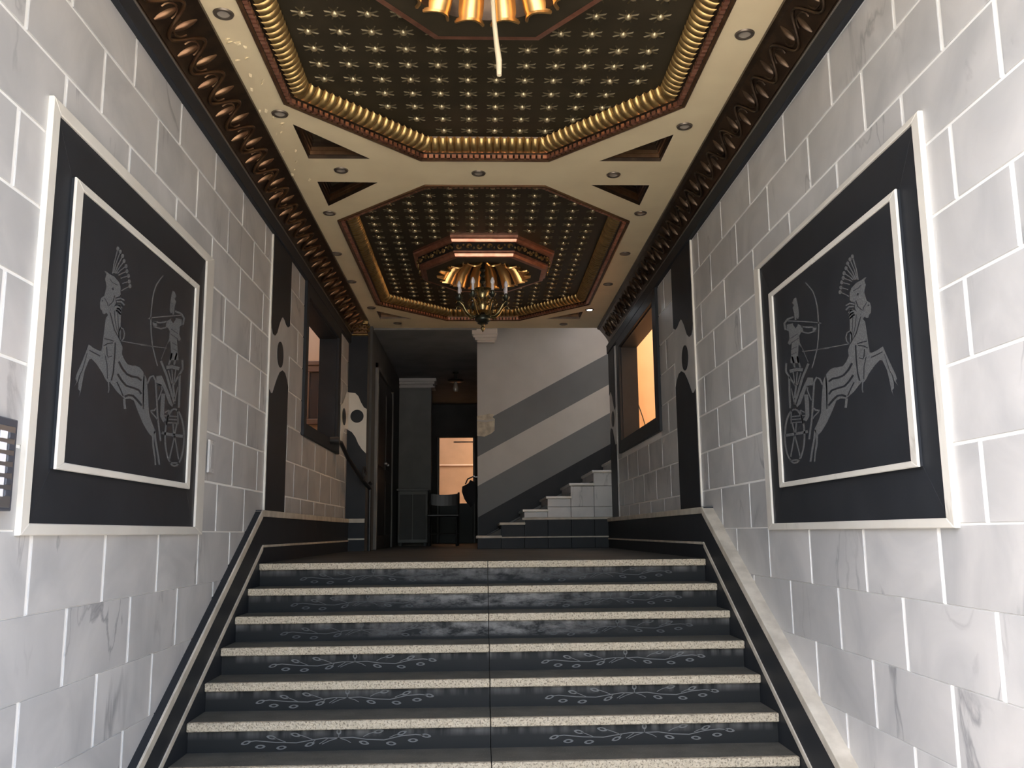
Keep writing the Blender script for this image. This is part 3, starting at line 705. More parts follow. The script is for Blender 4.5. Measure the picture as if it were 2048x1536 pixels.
for side in ('left', 'right'):
    w, zb, X0 = CORN[side]; h = ZC-zb; o = 1 if side == 'left' else -1; ye = YE[side] if side == 'left' else 10.60
    prof = [(0, zb), (.03, zb), (.036, zb+.012), (.030, zb+.022)]
    for j in range(6):
        s = j/5; prof.append((.035 + (w-.06)*s**1.25, zb+.022+(h-.05)*s))
    prof += [(w-.012, ZC-.026), (w, ZC-.018), (w, ZC+.004), (0, ZC+.004)]
    g = G().loft([[(X0+o*d, y, z) for d, z in prof] for y in (YF-.05, ye)], True, True, True)
    c = struct(obj('trim_1' if side == 'left' else 'trim_2', g, BRONZE, None, 35), 'dark bronze cornice carved with a vine along the top of the %s wall' % side)
    sm = scroll_mesh(side, w, h)
    y = YF
    while y+.32 < ye:
        inst('vine_scroll', sm, (X0, y, zb), c); y += .32
    g = G().bbox(X0, X0+o*.034, YF-.05, YE[side], 3.70 if side == 'left' else 3.678, zb-.004, .004)
    struct(obj('trim_3' if side == 'left' else 'trim_4', g, BLACK), 'black granite band under the cornice of the %s wall' % side)
    # thin pale edge between the band and the cornice
    g = G().box(X0, X0+o*.038, YF-.05, YE[side], zb-.006, zb+.001)
    struct(obj('trim_5' if side == 'left' else 'trim_6', g, mat('worn_edge_'+side, (.16, .14, .12), .5)), 'thin worn edge below the %s cornice' % side)

# ------------------------------------------------------------------ skirtings along the steps and the landing
for side in ('left', 'right'):
    d = SKD[side]; y1, z1, m1 = SK1[side]; y2, z2, m2 = SK2[side]; ye = YE[side]
    ys = 3.30
    g = G(); wprism(g, side, [(ys, z1-m1*(y1-ys)-1.0), (y1-.02, z1-1.0+.1), (y1-.02, z1-.011), (ys, z1-m1*(y1-ys))], 0, d)
    b = struct(obj('baseboard_'+side, g, BLACK), 'black granite skirting with two cream strips following the steps on the %s' % side)
    g = G(); wprism(g, side, [(y1-.017, ZL-.3), (8.2, ZL-.3), (8.2, z1), (y1-.017, z1)], 0, d-.001); obj('skirting_slab', g, BLACK, b)
    g = G(); wprism(g, side, [(8.203, ZL-.3), (ye, ZL-.3), (ye, z1), (8.203, z1)], 0, d-.001); obj('skirting_slab', g, BLACK, b)
    def strip(yc, zc, m, th, thf, name, dd):
        g = G(); f = math.sqrt(1+m*m)*th
        wprism(g, side, [(ys, zc-m*(yc-ys)-f), (yc, zc-f), (yc, zc), (ys, zc-m*(yc-ys))], 0, dd, .002); obj(name, g, CREAMSTRIP, b)
        g = G(); wprism(g, side, [(yc+.001, zc-thf), (ye, zc-thf), (ye, zc), (yc+.001, zc)], 0, dd, .002); obj(name, g, CREAMSTRIP, b)
    strip(y1, z1, m1, .046, .044, 'cream_strip', d+.010)
    strip(y2, z2, m2, .032, .017, 'cream_strip', d+.006)

# ------------------------------------------------------------------ the main steps
st = thing('entrance_steps', 'wide flight of black steps with cream terrazzo nosings rising from the entrance', 'steps', (.03, 4.9, 0))
XA, XB, XM = -1.475, 1.526, .048
def leaf(g, cx, cz, a, l, h, y):
    c, s = math.cos(a), math.sin(a); P = []
    for t in [i/8 for i in range(16)]:
        u = math.cos(pi*t); w = math.sin(pi*t); w = math.copysign(abs(w)**1.3, w)
        P.append((u*l/2, w*h/2))
    O = [(cx+p*c-q*s, y, cz+p*s+q*c) for p, q in P]; I = [(cx+(p*c-q*s)*.5, y, cz+(p*s+q*c)*.5) for p, q in P]
    g.loft([O, I])
    I2 = [(cx+(p*c-q*s)*.42, y+.0002, cz+(p*s+q*c)*.42) for p, q in P]
def rib(g, pts, w, y):
    P = [Vector((a, 0, b)) for a, b in pts]; L = []; R = []
    for i, p in enumerate(P):
        t = (P[min(i+1, len(P)-1)]-P[max(i-1, 0)]).normalized(); n = Vector((-t.z, 0, t.x))*w/2
        L.append((p.x+n.x, y, p.z+n.z)); R.append((p.x-n.x, y, p.z-n.z))
    g.loft([L, R], False)
def vine(cx, cz, y, k):
    g = G(); u = .00088
    q = lambda P: [(cx+(a-800)*u, cz-(b-1098)*u*k) for a, b in P]
    rib(g, q([(300,1100),(330,1097),(440,1108),(560,1112),(650,1098),(720,1089),(800,1090),(880,1088),(960,1100),(1060,1105),(1160,1084),(1240,1078),(1290,1084)]), .0045, y)
    for s in ([(705,1122),(750,1103),(800,1090)], [(800,1090),(845,1103),(870,1117)], [(650,1095),(610,1080),(580,1070)], [(500,1108),(460,1092),(430,1082)], [(940,1085),(970,1070),(1005,1060)], [(1090,1092),(1120,1080),(1140,1074)], [(670,1095),(655,1110)], [(800,1090),(800,1068)], [(745,1088),(690,1120)]):
        rib(g, q(s), .0034, y)
    for a, b, an in ((273,1107,.25),(417,1080,-.2),(553,1068,-.2),(355,1130,.05),(475,1137,.1),(635,1122,.3),(1027,1058,.15),(1160,1069,.3),(1300,1086,-.15),(945,1118,-.2),(1100,1125,-.1),(1225,1110,.0)):
        (x, z), = q([(a, b)]); leaf(g, x, z, an, .053, .019*k, y)
    (x, z), = q([(800, 1055)])
    g.loft([[(x+r*math.cos(2*pi*i/10), y, z+r*1.2*math.sin(2*pi*i/10)) for i in range(10)] for r in (.013, .006)])
    return g
for i in range(9):
    yf = Y1-i*T; zt = ZL-i*RI
    for a, b, nm in ((XA, XM-.002, 'left'), (XM+.002, XB, 'right')):
        obj('nosing', G().bbox(a, b, yf, yf+.034, zt-.043, zt, .004), NOSING, st)
        if i: obj('tread', G().box(a, b, yf+.034, yf+T+.035, zt-.043, zt-.001), TREAD, st)
        rz = riser_m = (RISER_W if i in (1, 2) else RISER_M if i == 0 else RISER)
        r = obj('riser', G().box(a, b, yf+.032, yf+.055, zt-RI-.002, zt-.043), riser_m, st)
        e = vine(-.72 if nm == 'left' else .835, zt-.043-(RI-.043)*.5, yf+.0312, 1.0)
        eo = obj('vine_engraving', e, ETCHF if i < 3 else ETCHV, r, label='frosted vine of leaves etched into the black riser')
obj('core', G().box(XA, XB, Y1+.057, Y1+.07, 0, ZL-.044).prism([(x, y, z) for x in (XA,) for y, z in ((Y1-7*T, -.1), (Y1+.06, -.1), (Y1+.06, ZL-RI-.07), (Y1-7*T, -.05))], [(x, y, z) for x in (XB,) for y, z in ((Y1-7*T, -.1), (Y1+.06, -.1), (Y1+.06, ZL-RI-.07), (Y1-7*T, -.05))]), TREAD, st)

# ------------------------------------------------------------------ engraved chariot panels
def ribbon_tri(g, L, R, fn):
    g.loft([[fn(*p) for p in L], [fn(*p) for p in R]], False)
PO = {'left': (3.0, 4.93, 1.524, 3.057), 'right': (2.955, 4.915, 1.518, 3.0)}       # outer marble frame, outside
PI_ = {'left': (3.055, 4.80, 1.564, 3.012), 'right': (3.008, 4.831, 1.552, 2.976)}     # and inside
QO = {'left': (3.19, 4.655, 1.753, 2.832), 'right': (3.15, 4.653, 1.7355, 2.782)}      # raised inner frame
QI = {'left': (3.252, 4.600, 1.781, 2.802), 'right': (3.200, 4.595, 1.760, 2.756)}
for side in ('left', 'right'):
    O, I, J, K = (rect(*d[side]) for d in (PO, PI_, QO, QI))
    t = thing('chariot_panel', 'black granite panel with an etched horse, chariot and archer on the %s wall' % side, 'wall panel', (XL if side == 'left' else XR, (O[0][0]+O[1][0])/2, O[0][1]), 'engraved wall panels')
    for k in range(4):
        g = G(); wprism(g, side, [O[k], O[(k+1) % 4], I[(k+1) % 4], I[k]], .003, .024, .003); obj('marble_frame_strip', g, FRAMEM, t)
    A = inset(I, .0006); B = inset(J, .003)
    for k in range(4):
        g = G(); wprism(g, side, [A[k], A[(k+1) % 4], B[(k+1) % 4], B[k]], .003, .014, .0008); obj('granite_border_slab', g, BLACK, t)
    g = G(); wprism(g, side, inset(J, .002), .003, .0262); slab = obj('granite_slab', g, BLACK, t)
    for k in range(4):
        g = G(); wprism(g, side, [J[k], J[(k+1) % 4], K[(k+1) % 4], K[k]], .0255, .0345, .003); obj('inner_frame_strip', g, FRAMEM, t)
    # etching, drawn on the left slab and carried over to the right one
    w = wl_(side)
    def fn(y, z, d=.0266):
        yy, zz = (y, z) if side == 'left' else (1.0250*y-0.1193, 0.9636*z+0.0590); return w(yy, zz, d)
    g = G()
    for P in ETCH_POLYS:
        tr = tessellate_polygon([[Vector((p[0], p[1], 0)) for p in P]]); g.add([fn(*p) for p in P], tr)
    for L, R in ETCH_RIBS: ribbon_tri(g, L, R, fn)
    obj('etched_horse_and_chariot', g, ETCH, slab, label='frosted drawing of a plumed rearing horse, chariot and archer')
    g = G()
    for L, R in ETCH_CUTS: ribbon_tri(g, L, R, lambda y, z: fn(y, z, .0269))
    obj('polished_lines', g, BLACK, slab, kind='stuff')

# ------------------------------------------------------------------ black wave inlays
def wave_top(y0, y1, side):
    """lower edge of the upper slab, from the entrance side inwards"""
    Wd = y1-y0; f = [(0, 3.05), (.03, 3.00), (.10, 2.965), (.20, 2.965), (.30, 3.00), (.42, 3.09), (.52, 3.145), (.60, 3.165), (.70, 3.155), (.80, 3.13), (.9, 3.125), (1.0, 3.15)]
    return [(y0+Wd*a, z) for a, z in f]
def wave_low(y0, y1):
    Wd = y1-y0; f = [(0, 2.545), (.08, 2.525), (.18, 2.535), (.28, 2.60), (.40, 2.67), (.52, 2.725), (.66, 2.755), (.80, 2.75), (.92, 2.71), (1.0, 2.66)]
    return [(y0+Wd*a, z) for a, z in f]
for side in ('left', 'right'):
    y0, y1 = INL[side]
    t = thing('wave_inlay', 'black granite wave inlay with a round disc, beyond the engraved panel on the %s wall' % side, 'wall inlay', (XL if side == 'left' else XR, (y0+y1)/2, 1.69), 'black wave inlays')
    g = G(); wprism(g, side, rect(y0-.012, y1+.012, 1.685, 3.70), .002, .0135); obj('marble_ground', g, MARBLE, t)
    up = wave_top(y0, y1, side) + [(y1, 3.71), (y0, 3.71)]
    g = G(); wprism(g, side, up, .004, .018, tri=True); obj('upper_slab', g, BLACK, t)
    lo = [(y0, 1.683), (y1, 1.683)] + list(reversed(wave_low(y0, y1)))
    g = G(); wprism(g, side, lo, .004, .018, tri=True); obj('lower_slab', g, BLACK, t)
    g = G(); cc = (6.675 if side == 'left' else 6.725, 2.86 if side == 'left' else 2.835)
    wprism(g, side, [(cc[0]+.098*math.cos(2*pi*k/24), cc[1]+.098*math.sin(2*pi*k/24)) for k in range(24)], .004, .018); obj('round_disc', g, BLACK, t)
    g = G(); wprism(g, side, rect(y0-.026, y0-.010, 1.69, 3.69), .004, .017); obj('white_edge', g, FRAMEM, t)

# ------------------------------------------------------------------ windows into the light wells
for n_, side in ((1, 'left'), (2, 'right')):
    w = wl_(side); y0, y1, z0, z1 = WIN[side]; f0, f1, h0, h1 = WFR[side]
    O = rect(f0, f1, h0, h1); I = rect(y0, y1, z0, z1)
    g = G(); wprism(g, side, [O[0], O[1], I[1], I[0]], 0, .03, .003)
    win = struct(obj('window_%d' % n_, g, BLACK), 'unglazed opening framed in black granite in the %s wall of the landing' % side)
    for k in (1, 2, 3):
        g = G(); wprism(g, side, [O[k], O[(k+1) % 4], I[(k+1) % 4], I[k]], 0, .03, .003); obj('frame_slab', g, BLACK, win)
    q = .012
    for P in (rect(y0-.0, y1, z0-.0, z0+q), rect(y0, y1, z1-q, z1), rect(y0, y0+q, z0+q, z1-q), rect(y1-q, y1, z0+q, z1-q)):
        g = G(); wprism(g, side, P, -WT-.01, .001); obj('reveal_slab', g, BLACK, win)
WELL = 12.5
# ------------------------------------------------------------------ light wells beyond the windows, open to the sky
g = G(); g.box(-3.4, -3.25, 6.6, 11.25, 0, WELL).box(-3.4, XL-WT, 11.1, 11.25, 0, WELL).box(-3.4, XL-WT, 6.6, 6.75, 0, WELL).box(-3.4, XL-WT, 6.6, 11.25, -.1, 0)
struct(obj('wall_light_well_left', g, BEIGE), 'warm beige rendered light well beyond the left opening')
g = G(); g.box(3.25, 3.4, 6.6, 10.62, 0, WELL).box(XR+WT, 3.4, 10.5, 10.62, 0, WELL).box(XR+WT, 3.4, 6.6, 6.75, 0, WELL).box(XR+WT, 3.4, 6.6, 10.6, -.1, 0)
struct(obj('wall_light_well_right', g, BEIGE), 'warm beige rendered light well beyond the right opening')
portal('well_portal_left', (-2.47, 8.9, WELL+.02), (0, 0, 0), 1.55, 4.3)
portal('well_portal_right', (2.51, 8.65, WELL+.02), (0, 0, 0), 1.5, 3.8)
# brown window at the end of the left well
t = thing('brown_window', 'brown wooden window in the beige wall seen through the left opening', 'window', (-2.08, 11.09, 2.85))
yb = 11.10
for P in ((-2.32, -2.26, 2.9, 3.58), (-2.01, -1.95, 2.9, 3.58), (-2.32, -1.95, 3.52, 3.60), (-2.32, -1.95, 2.86, 2.93), (-2.155, -2.12, 2.93, 3.52)):
    obj('casing', G().bbox(P[0], P[1], yb-.05, yb, P[2], P[3], .006), BROWNW, t)
for P in ((-2.26, -2.155), (-2.12, -2.01)): obj('pane', G().box(P[0], P[1], yb-.02, yb-.012, 2.93, 3.52), DARKGLASS, t)
obj('lintel', G().bbox(-2.40, -1.92, yb-.06, yb, 3.60, 3.66, .008), BROWNW, t)
o = obj('hanging_wire', G().tube([(1.85, 10.47, 3.10), (1.89, 10.46, 2.98), (1.93, 10.47, 2.86), (1.965, 10.48, 2.74), (1.97, 10.49, 2.3)], .006, 6), IRON)
tag(o, 'thin dark wire hanging on the beige wall seen through the right opening', 'wire')

# ------------------------------------------------------------------ left stub wall closing the landing
XS = -1.296
stub = struct(obj('wall_stub', G().box(XL-WT, XS-.012, YEL+.012, YEL+.3, 0, ZR), DARKWALL), 'short black faced wall at the far left of the landing')
g = G().box(XL+.001, XS, YEL, YEL+.012, 1.685, 3.80); obj('black_facing', g, BLACK, stub)
def front(P, y0, y1): return G().prism([(x, y1, z) for x, z in P], [(x, y0, z) for x, z in P], True)
t = thing('white_wave_inlay', 'white marble wave inlay with a black disc on the far left wall end', 'wall inlay', (-1.41, YEL, 2.5))
P = [(XL+.045, 2.69), (-1.46, 2.665), (-1.42, 2.61), (-1.385, 2.53), (-1.345, 2.47), (XS, 2.42), (XS, 2.93), (-1.33, 2.95), (-1.365, 3.01), (-1.395, 3.08), (-1.43, 3.115), (-1.475, 3.125)]
P = [(XL+.0, 2.70)] + P[1:-1] + [(XL+.0, 3.125)]
obj('white_slab', front(P, YEL-.006, YEL+.001), FRAMEM, t)
obj('round_disc', front([(-1.405+.075*math.cos(2*pi*k/28), 2.847+.075*math.sin(2*pi*k/28)) for k in range(28)], YEL-.009, YEL), BLACK, t)
w = wl_('left')
g = G(); wprism(g, 'left', [(9.72, 2.42), (9.82, 2.60), (9.95, 2.68), (10.19, 2.70), (10.19, 3.125), (10.05, 3.11), (9.93, 3.03), (9.80, 2.95), (9.66, 2.90), (9.66, 2.46)], .010, .017, tri=True)
obj('white_slab', g, FRAMEM, t)
g = G(); wprism(g, 'left', [(9.87+.13*math.cos(2*pi*k/24), 2.80+.095*math.sin(2*pi*k/24)) for k in range(24)], .012, .019); obj('round_disc', g, BLACK, t)
b = struct(obj('baseboard_stub', G().box(XL, XS, YEL-.03, YEL+.012, ZL-.2, 1.685), BLACK), 'black skirting of the far left wall end')
obj('cream_strip', G().box(XL+.03, XS, YEL-.042, YEL, 1.642, 1.687), CREAMSTRIP, b); obj('cream_strip', G().box(XL+.03, XS, YEL-.038, YEL, 1.452, 1.470), CREAMSTRIP, b)
# carved cornice return on the stub
cr = struct(obj('trim_7', G().bbox(XL+.05, XS, YEL-.03, YEL+.012, 3.805, 3.92, .01), BRONZE_R), 'short gilded cornice return on the far left wall end')
obj('gilt_fillet', G().bbox(XL+.04, XS+.006, YEL-.045, YEL+.01, 3.785, 3.805, .005), GOLD, cr)
g = G()
for k in range(7):
    for j in range(2):
        g.lathe([(0, -.016), (.013, -.004), (.010, .010), (0, .016)], (XL+.075+.027*k, YEL-.034, 3.84+.045*j + (.012 if k % 2 else 0)), 6)
obj('leaf_carving', g, GOLD, cr, 50)
g = G(); [g.box(XL+.06, XS, YEL-.03-.012*k, YEL, 3.925+.014*k, 3.935+.014*k) for k in range(3)]
obj('upper_fillets', g, GOLD, cr)
# iron handrail
t = thing('iron_handrail', 'black iron handrail sloping down across the far left corner of the landing', 'handrail', (-1.4, 9.6, ZL))
pts = [Vector((-1.46, 8.92, 2.44)), Vector((-1.42, 9.15, 2.44)), Vector((-1.38, 9.4, 2.30)), Vector((-1.29, 9.9, 2.10)), Vector((-1.235, 10.12, 2.02))]
obj('rail', G().tube(pts, .022, 8), IRON, t, 50)
obj('wall_knob', G().tube([(-1.49, 8.92, 2.44), (-1.40, 8.92, 2.44)], [.035, .04], 10), IRON, t, 50)
sc = []
for j in range(16):
    a = j/15*2.6*pi; r = .10*(1-j/20); sc.append((-1.27+.1*(r*math.cos(a)), 9.86+.55*r*math.cos(a), 2.16+r*math.sin(a)))
obj('scroll', G().tube(sc, .012, 6), IRON, t, 50)
obj('end_post', G().tube([(-1.235, 10.12, ZL), (-1.235, 10.12, 2.06)], .02, 8).lathe([(0, -.03), (.032, 0), (0, .035)], (-1.235, 10.12, 2.07), 10), IRON, t, 50)

# ------------------------------------------------------------------ passage behind the landing
XP = -1.28; XW = -.035; YS = 11.95
struct(obj('wall_passage_left', G().box(XP-.12, XP, YEL+.3, 17.0, 0, ZR), DARKWALL), 'dark left wall of the passage behind the landing')
struct(obj('ceiling_passage', G().box(XP-.1, XW-.001, 10.6, 17.0, 3.95, 4.0), GREYWALL), 'grey ceiling of the passage')
d1 = struct(obj('door_1', G().bbox(XP-.01, XP+.02, 10.95, 11.86, ZL, 3.5, .006), DOORM), 'dark double door in the left wall of the passage')
obj('door_leaf', G().bbox(XP-.01, XP+.02, 11.87, 12.76, ZL, 3.5, .006), DOORM, d1)
for a in (10.86, 12.80): obj('door_frame', G().bbox(XP-.01, XP+.035, a, a+.07, ZL, 3.60, .008), GREYWALL, d1)
obj('door_frame', G().bbox(XP-.01, XP+.035, 10.86, 12.87, 3.53, 3.60, .008), DARKWALL, d1)
for k, (a, b) in enumerate(((11.02, 11.78), (11.95, 12.69))):
    for z in ((1.5, 2.2), (2.35, 3.35)): obj('door_panel', G().bbox(XP+.015, XP+.028, a, b, z[0], z[1], .008), DOORM, d1)
for a in (11.72, 11.98): obj('door_knob', G().lathe([(0, -.02), (.018, -.012), (.022, 0), (.018, .012), (0, .02)], (XP+.05, a, 2.42), 10), STEEL, d1, 60)
# grey wall face with a moulded cap
p = struct(obj('wall_passage_pier', G().box(XP, -.775, 14.1, 14.4, ZL, 3.81), GREYWALL), 'grey pier with a moulded cap at the back of the passage')
g = G()
for z0, z1, e in ((3.80, 3.825, .06), (3.825, 3.86, .03), (3.86, 3.90, .055), (3.90, 3.95, .085)): g.bbox(XP, -.775+e, 14.1-e, 14.4, z0, z1, .006)
obj('moulded_cap', g, WHITECAP, p)
o = thing('low_cabinet', 'low grey cabinet standing against the grey pier', 'cabinet', (-1.02, 13.9, ZL))
obj('body', G().bbox(XP+.03, -.80, 13.72, 14.09, ZL+.05, 2.16, .01), GREYWALL, o)
obj('top', G().bbox(XP+.01, -.78, 13.70, 14.09, 2.16, 2.19, .006), GREYWALL, o)
obj('door', G().bbox(XP+.06, -1.035, 13.705, 13.72, ZL+.1, 2.1, .005), DARKWALL, o); obj('door', G().bbox(-1.02, -.83, 13.705, 13.72, ZL+.1, 2.1, .005), DARKWALL, o)
g = G(); [g.box(x, x+.04, y, y+.04, ZL, ZL+.05) for x in (XP+.05, -.86) for y in (13.75, 14.02)]; obj('feet', g, DARKWALL, o)
# far wall with the doorway to the yard
struct(obj('wall_back', G().box(XP, -.82, 17.0, 17.15, ZL, 3.95).box(-.09, XW+.3, 17.0, 17.15, ZL, 3.95).box(-.82, -.09, 17.0, 17.15, 3.32, 3.95).box(XP-.12, 3.4, 17.0, 17.15, 3.95, ZR), DARKWALL), 'dark back wall with the doorway to the yard')
struct(obj('wall_passage_right', G().box(XW, XW+.14, YS+.12, 17.0, ZL, ZR), DARKWALL), 'dark right wall of the passage')
d2 = struct(obj('door_2', G().bbox(-.82, -.775, 16.94, 17.15, ZL, 3.32, .006), DOORM), 'doorway to the yard with a low closed lower leaf')
obj('door_jamb', G().bbox(-.135, -.09, 16.94, 17.15, ZL, 3.32, .006), DOORM, d2); obj('lower_leaf', G().bbox(-.775, -.135, 17.02, 17.06, ZL, 2.07, .006), TEAL, d2)
obj('curtain_rod', G().tube([(-.5, 16.92, 3.22), (-.12, 16.92, 3.22)], .012, 6), WHITECAP, d2)
# yard
YARD = 15.0
g = G().box(-1.9, 1.0, 19.3, 19.45, 0, YARD).box(-1.9, 1.0, 17.15, 19.45, ZL-.2, ZL).box(-2.05, -1.9, 17.15, 19.45, ZL, YARD).box(1.0, 1.15, 17.15, 19.45, ZL, YARD)
yd = struct(obj('wall_yard', g, BEIGE_Y), 'ochre rendered yard wall lit beyond the back doorway')
obj('wall_ledge', G().bbox(-1.9, 1.0, 19.27, 19.31, 2.94, 2.975, .008), BEIGE, yd)
portal('yard_portal', (-.4, 18.2, YARD+.02), (0, 0, 0), 2.7, 2.0)
# ceiling lamp stub in the passage
t = thing('passage_pendant', 'dark pendant lamp under the passage ceiling, behind the chandelier', 'lamp', (-.37, 13.5, 3.7))
obj('shade', G().lathe([(.10, .0), (.13, .012), (.12, .03), (.02, .05), (.02, .12), (.05, .13), (.05, .155), (0, .155)], (-.37, 13.5, 3.795), 16), DARKBRASS, t, 40)
obj('lamp_body', G().lathe([(0, -.16), (.03, -.15), (.045, -.10), (.03, -.02), (.02, .01)], (-.37, 13.5, 3.795), 12), LENS, t, 40)

# chair
t = thing('wooden_chair', 'dark wooden chair standing in the passage before the lit doorway', 'chair', (-.55, 13.55, ZL))
c0x, c0y = -.55, 13.5
for sx in (-1, 1):
    obj('leg', G().tube([(c0x+sx*.20, c0y-.20, ZL), (c0x+sx*.20, c0y-.19, ZL+.44)], [.015, .019], 6), DOORM, t, 50)
    obj('leg', G().tube([(c0x+sx*.21, c0y+.26, ZL), (c0x+sx*.21, c0y+.20, ZL+.44), (c0x+sx*.22, c0y+.27, ZL+.80)], [.015, .02, .016], 6), DOORM, t, 50)
obj('seat', G().bbox(c0x-.235, c0x+.235, c0y-.23, c0y+.22, ZL+.43, ZL+.465, .012), DOORM, t)
L = []
for k in range(9):
    s = (k-4)/4; yy = c0y+.27+.03*(1-s*s); dz = -.022*(1-s*s)
    L.append([(c0x+.235*s, yy, ZL+.62+dz), (c0x+.235*s, yy+.02, ZL+.62+dz), (c0x+.235*s, yy+.025, ZL+.79+dz), (c0x+.235*s, yy+.005, ZL+.79+dz)])
obj('backrest', G().loft(L, True, True, True), DOORM, t)
for a, b in (((-.2, -.19), (.2, -.19)), ((-.2, -.19), (-.21, .22)), ((.2, -.19), (.21, .22))):
    obj('stretcher', G().tube([(c0x+a[0], c0y+a[1], ZL+.18), (c0x+b[0], c0y+b[1], ZL+.18)], .011, 6), DOORM, t, 50)
# black bag on a hook
t = thing('hanging_bag', 'black cloth bag hanging at the edge of the striped stair wall', 'bag', (-.12, 12.15, 1.9))
L = []
for z, hw, dx in ((2.20, .015, -.02), (2.17, .085, -.03), (2.10, .10, -.02), (2.0, .085, 0), (1.93, .06, .02), (1.885, .03, .03)):
    L.append([(-.13+dx+hw*math.cos(2*pi*k/12), 12.2+.035*math.sin(2*pi*k/12)*(1+.2*math.sin(3*k)), z + .03*math.cos(2*pi*k/12)) for k in range(12)])
obj('body', G().loft(L, True, True, True), CLOTH, t, 60)
obj('strap', G().tube([(-.20, 12.2, 2.17), (-.17, 12.2, 2.24), (-.10, 12.2, 2.27), (-.045, 12.2, 2.25)], .010, 5), CLOTH, t, 50)
obj('hook', G().tube([(XW+.0, 12.2, 2.27), (-.08, 12.2, 2.265), (-.085, 12.2, 2.285)], .007, 5), STEEL, t, 50)

# ------------------------------------------------------------------ stair to the upper floor
FY = 10.77
SHAFT = 7.0  # top of the unseen shaft added to brighten the striped wall
TS, RS = .28, .153
t = thing('marble_stair', 'white marble side stair climbing to the right behind the landing', 'stairs', (.8, 11.3, ZL))
NST = 12
for k in range(NST):
    x0 = -.035 + .0 + k*TS if k else -.035; zt = ZL + (k+1)*RS
    obj('tread', G().bbox(x0-.02, x0+TS+.01, FY-.02, YS-.002, zt-.03, zt, .005), FRAMEM if k > 1 else CREAMSTRIP, t)
    obj('riser', G().box(x0, x0+.02, FY+.01, YS-.002, zt-RS, zt-.03), MARBLE if k > 1 else BLACK, t)
# flank: black skirting below, marble blocks above, one slab under each tread and course
def fl(P, m, nm, d=.0): obj(nm, G().bbox(P[0], P[1], FY-.004-d, FY+.03, P[2], P[3], .0025), m, t)
for k in range(NST):
    x0 = -.035+k*TS; zt = ZL+(k+1)*RS-.03
    z = max(ZL-.1, ZL)
    if k < 2: fl((x0+.003, x0+TS-.003, ZL, zt), BLACK, 'black_flank_slab')
    else:
        fl((x0+.0015, x0+TS-.0015, ZL, 1.665), BLACK, 'black_flank_slab')
        zc = [1.69, 1.815, 2.06, 2.32, 2.6, 2.9, 3.2, 3.5]
        lo = 1.69
        for zz in zc[1:]:
            hi = min(zz, zt)
            if hi-lo > .015: fl((x0+.0015, x0+TS-.0015, lo+.0015, hi-.0015), MARBLE, 'marble_flank_block')
            lo = zz
            if zz >= zt: break
obj('flank_core', G().prism([(-.02, FY+.03, ZL), (-.02+NST*TS, FY+.03, ZL), (-.02+NST*TS, FY+.03, ZL+NST*RS-.05), (-.02, FY+.03, ZL+.1)], [(-.02, YS-.003, ZL), (-.02+NST*TS, YS-.003, ZL), (-.02+NST*TS, YS-.003, ZL+NST*RS-.05), (-.02, YS-.003, ZL+.1)]), DARKWALL, t)
obj('cream_strip', G().bbox(.5, 1.66, FY-.012, FY+.02, 1.664, 1.69, .003), CREAMSTRIP, t)
obj('cream_strip', G().bbox(-.03, 1.66, FY-.012, FY+.02, 1.452, 1.468, .003), CREAMSTRIP, t)
sw = struct(obj('wall_stair', G().box(XW, 3.4, YS, YS+.12, ZL, SHAFT), STRIPED), 'wall behind the stair painted in slanting white and grey stripes')
struct(obj('wall_stair_end', G().box(3.4, 3.5, FY-.14, YS+.12, ZL, SHAFT), WHITECAP), 'pale wall closing the side stair on the right')
struct(obj('wall_stair_front', G().box(XR+WT+.01, 3.4, FY-.14, FY-.03, 0, SHAFT).box(1.2, XR+WT+.01, FY-.14, FY-.03, ZR, SHAFT), WHITECAP), 'pale wall between the side stair and the light well')
struct(obj('wall_added_shaft', G().box(1.1, 1.2, FY-.14, YS, ZR, SHAFT), WHITECAP), 'pale side of an unseen shaft added to bring daylight onto the striped wall')
portal('stair_portal', (2.3, 11.3, SHAFT+.02), (0, 0, 0), 2.2, 1.3)
# dark sloping skirting behind the steps
g = G().prism([(x, YS-.012, z) for x, z in ((-.03, ZL+.1), (3.3, ZL+.1+.543*3.3), (3.3, 1.72+.543*3.3), (-.03, 1.72))], [(x, YS+.001, z) for x, z in ((-.03, ZL+.1), (3.3, ZL+.1+.543*3.3), (3.3, 1.72+.543*3.3), (-.03, 1.72))])
struct(obj('baseboard_stair', g, BLACK), 'black sloping skirting behind the side stair')
# plaster cap and patch on the corner of the striped wall
o = thing('plaster_capital', 'white moulded plaster bracket at the middle of the far ceiling edge, behind the chandelier', 'bracket', (.07, 10.66, 3.80))
g = G()
for z0, z1, e in ((3.80, 3.83, .0), (3.83, 3.86, .025), (3.86, 3.90, .045), (3.90, 3.97, .06)): g.bbox(XW-e, XW+.22+e*.5, 10.615, 10.70+e, z0, z1, .008)
obj('moulding', g, WHITECAP, o)
o = thing('torn_patch', 'torn beige plaster patch on the corner of the striped wall', 'plaster patch', (.08, YS, 2.8))
P = [(XW-.004, 2.80), (.06, 2.79), (.15, 2.83), (.195, 2.87), (.20, 3.03), (.17, 3.05), (.19, 3.09), (.12, 3.10), (.05, 3.08), (XW-.004, 3.07)]
obj('bare_plaster', front(P, YS-.010, YS+.001), PAPER, o)
P = [(XW-.004, 3.0), (.08, 2.985), (.19, 3.01), (.185, 3.025), (.09, 3.01), (XW-.004, 3.02)]
obj('torn_edge', front(P, YS-.022, YS-.008), WHITECAP, o)
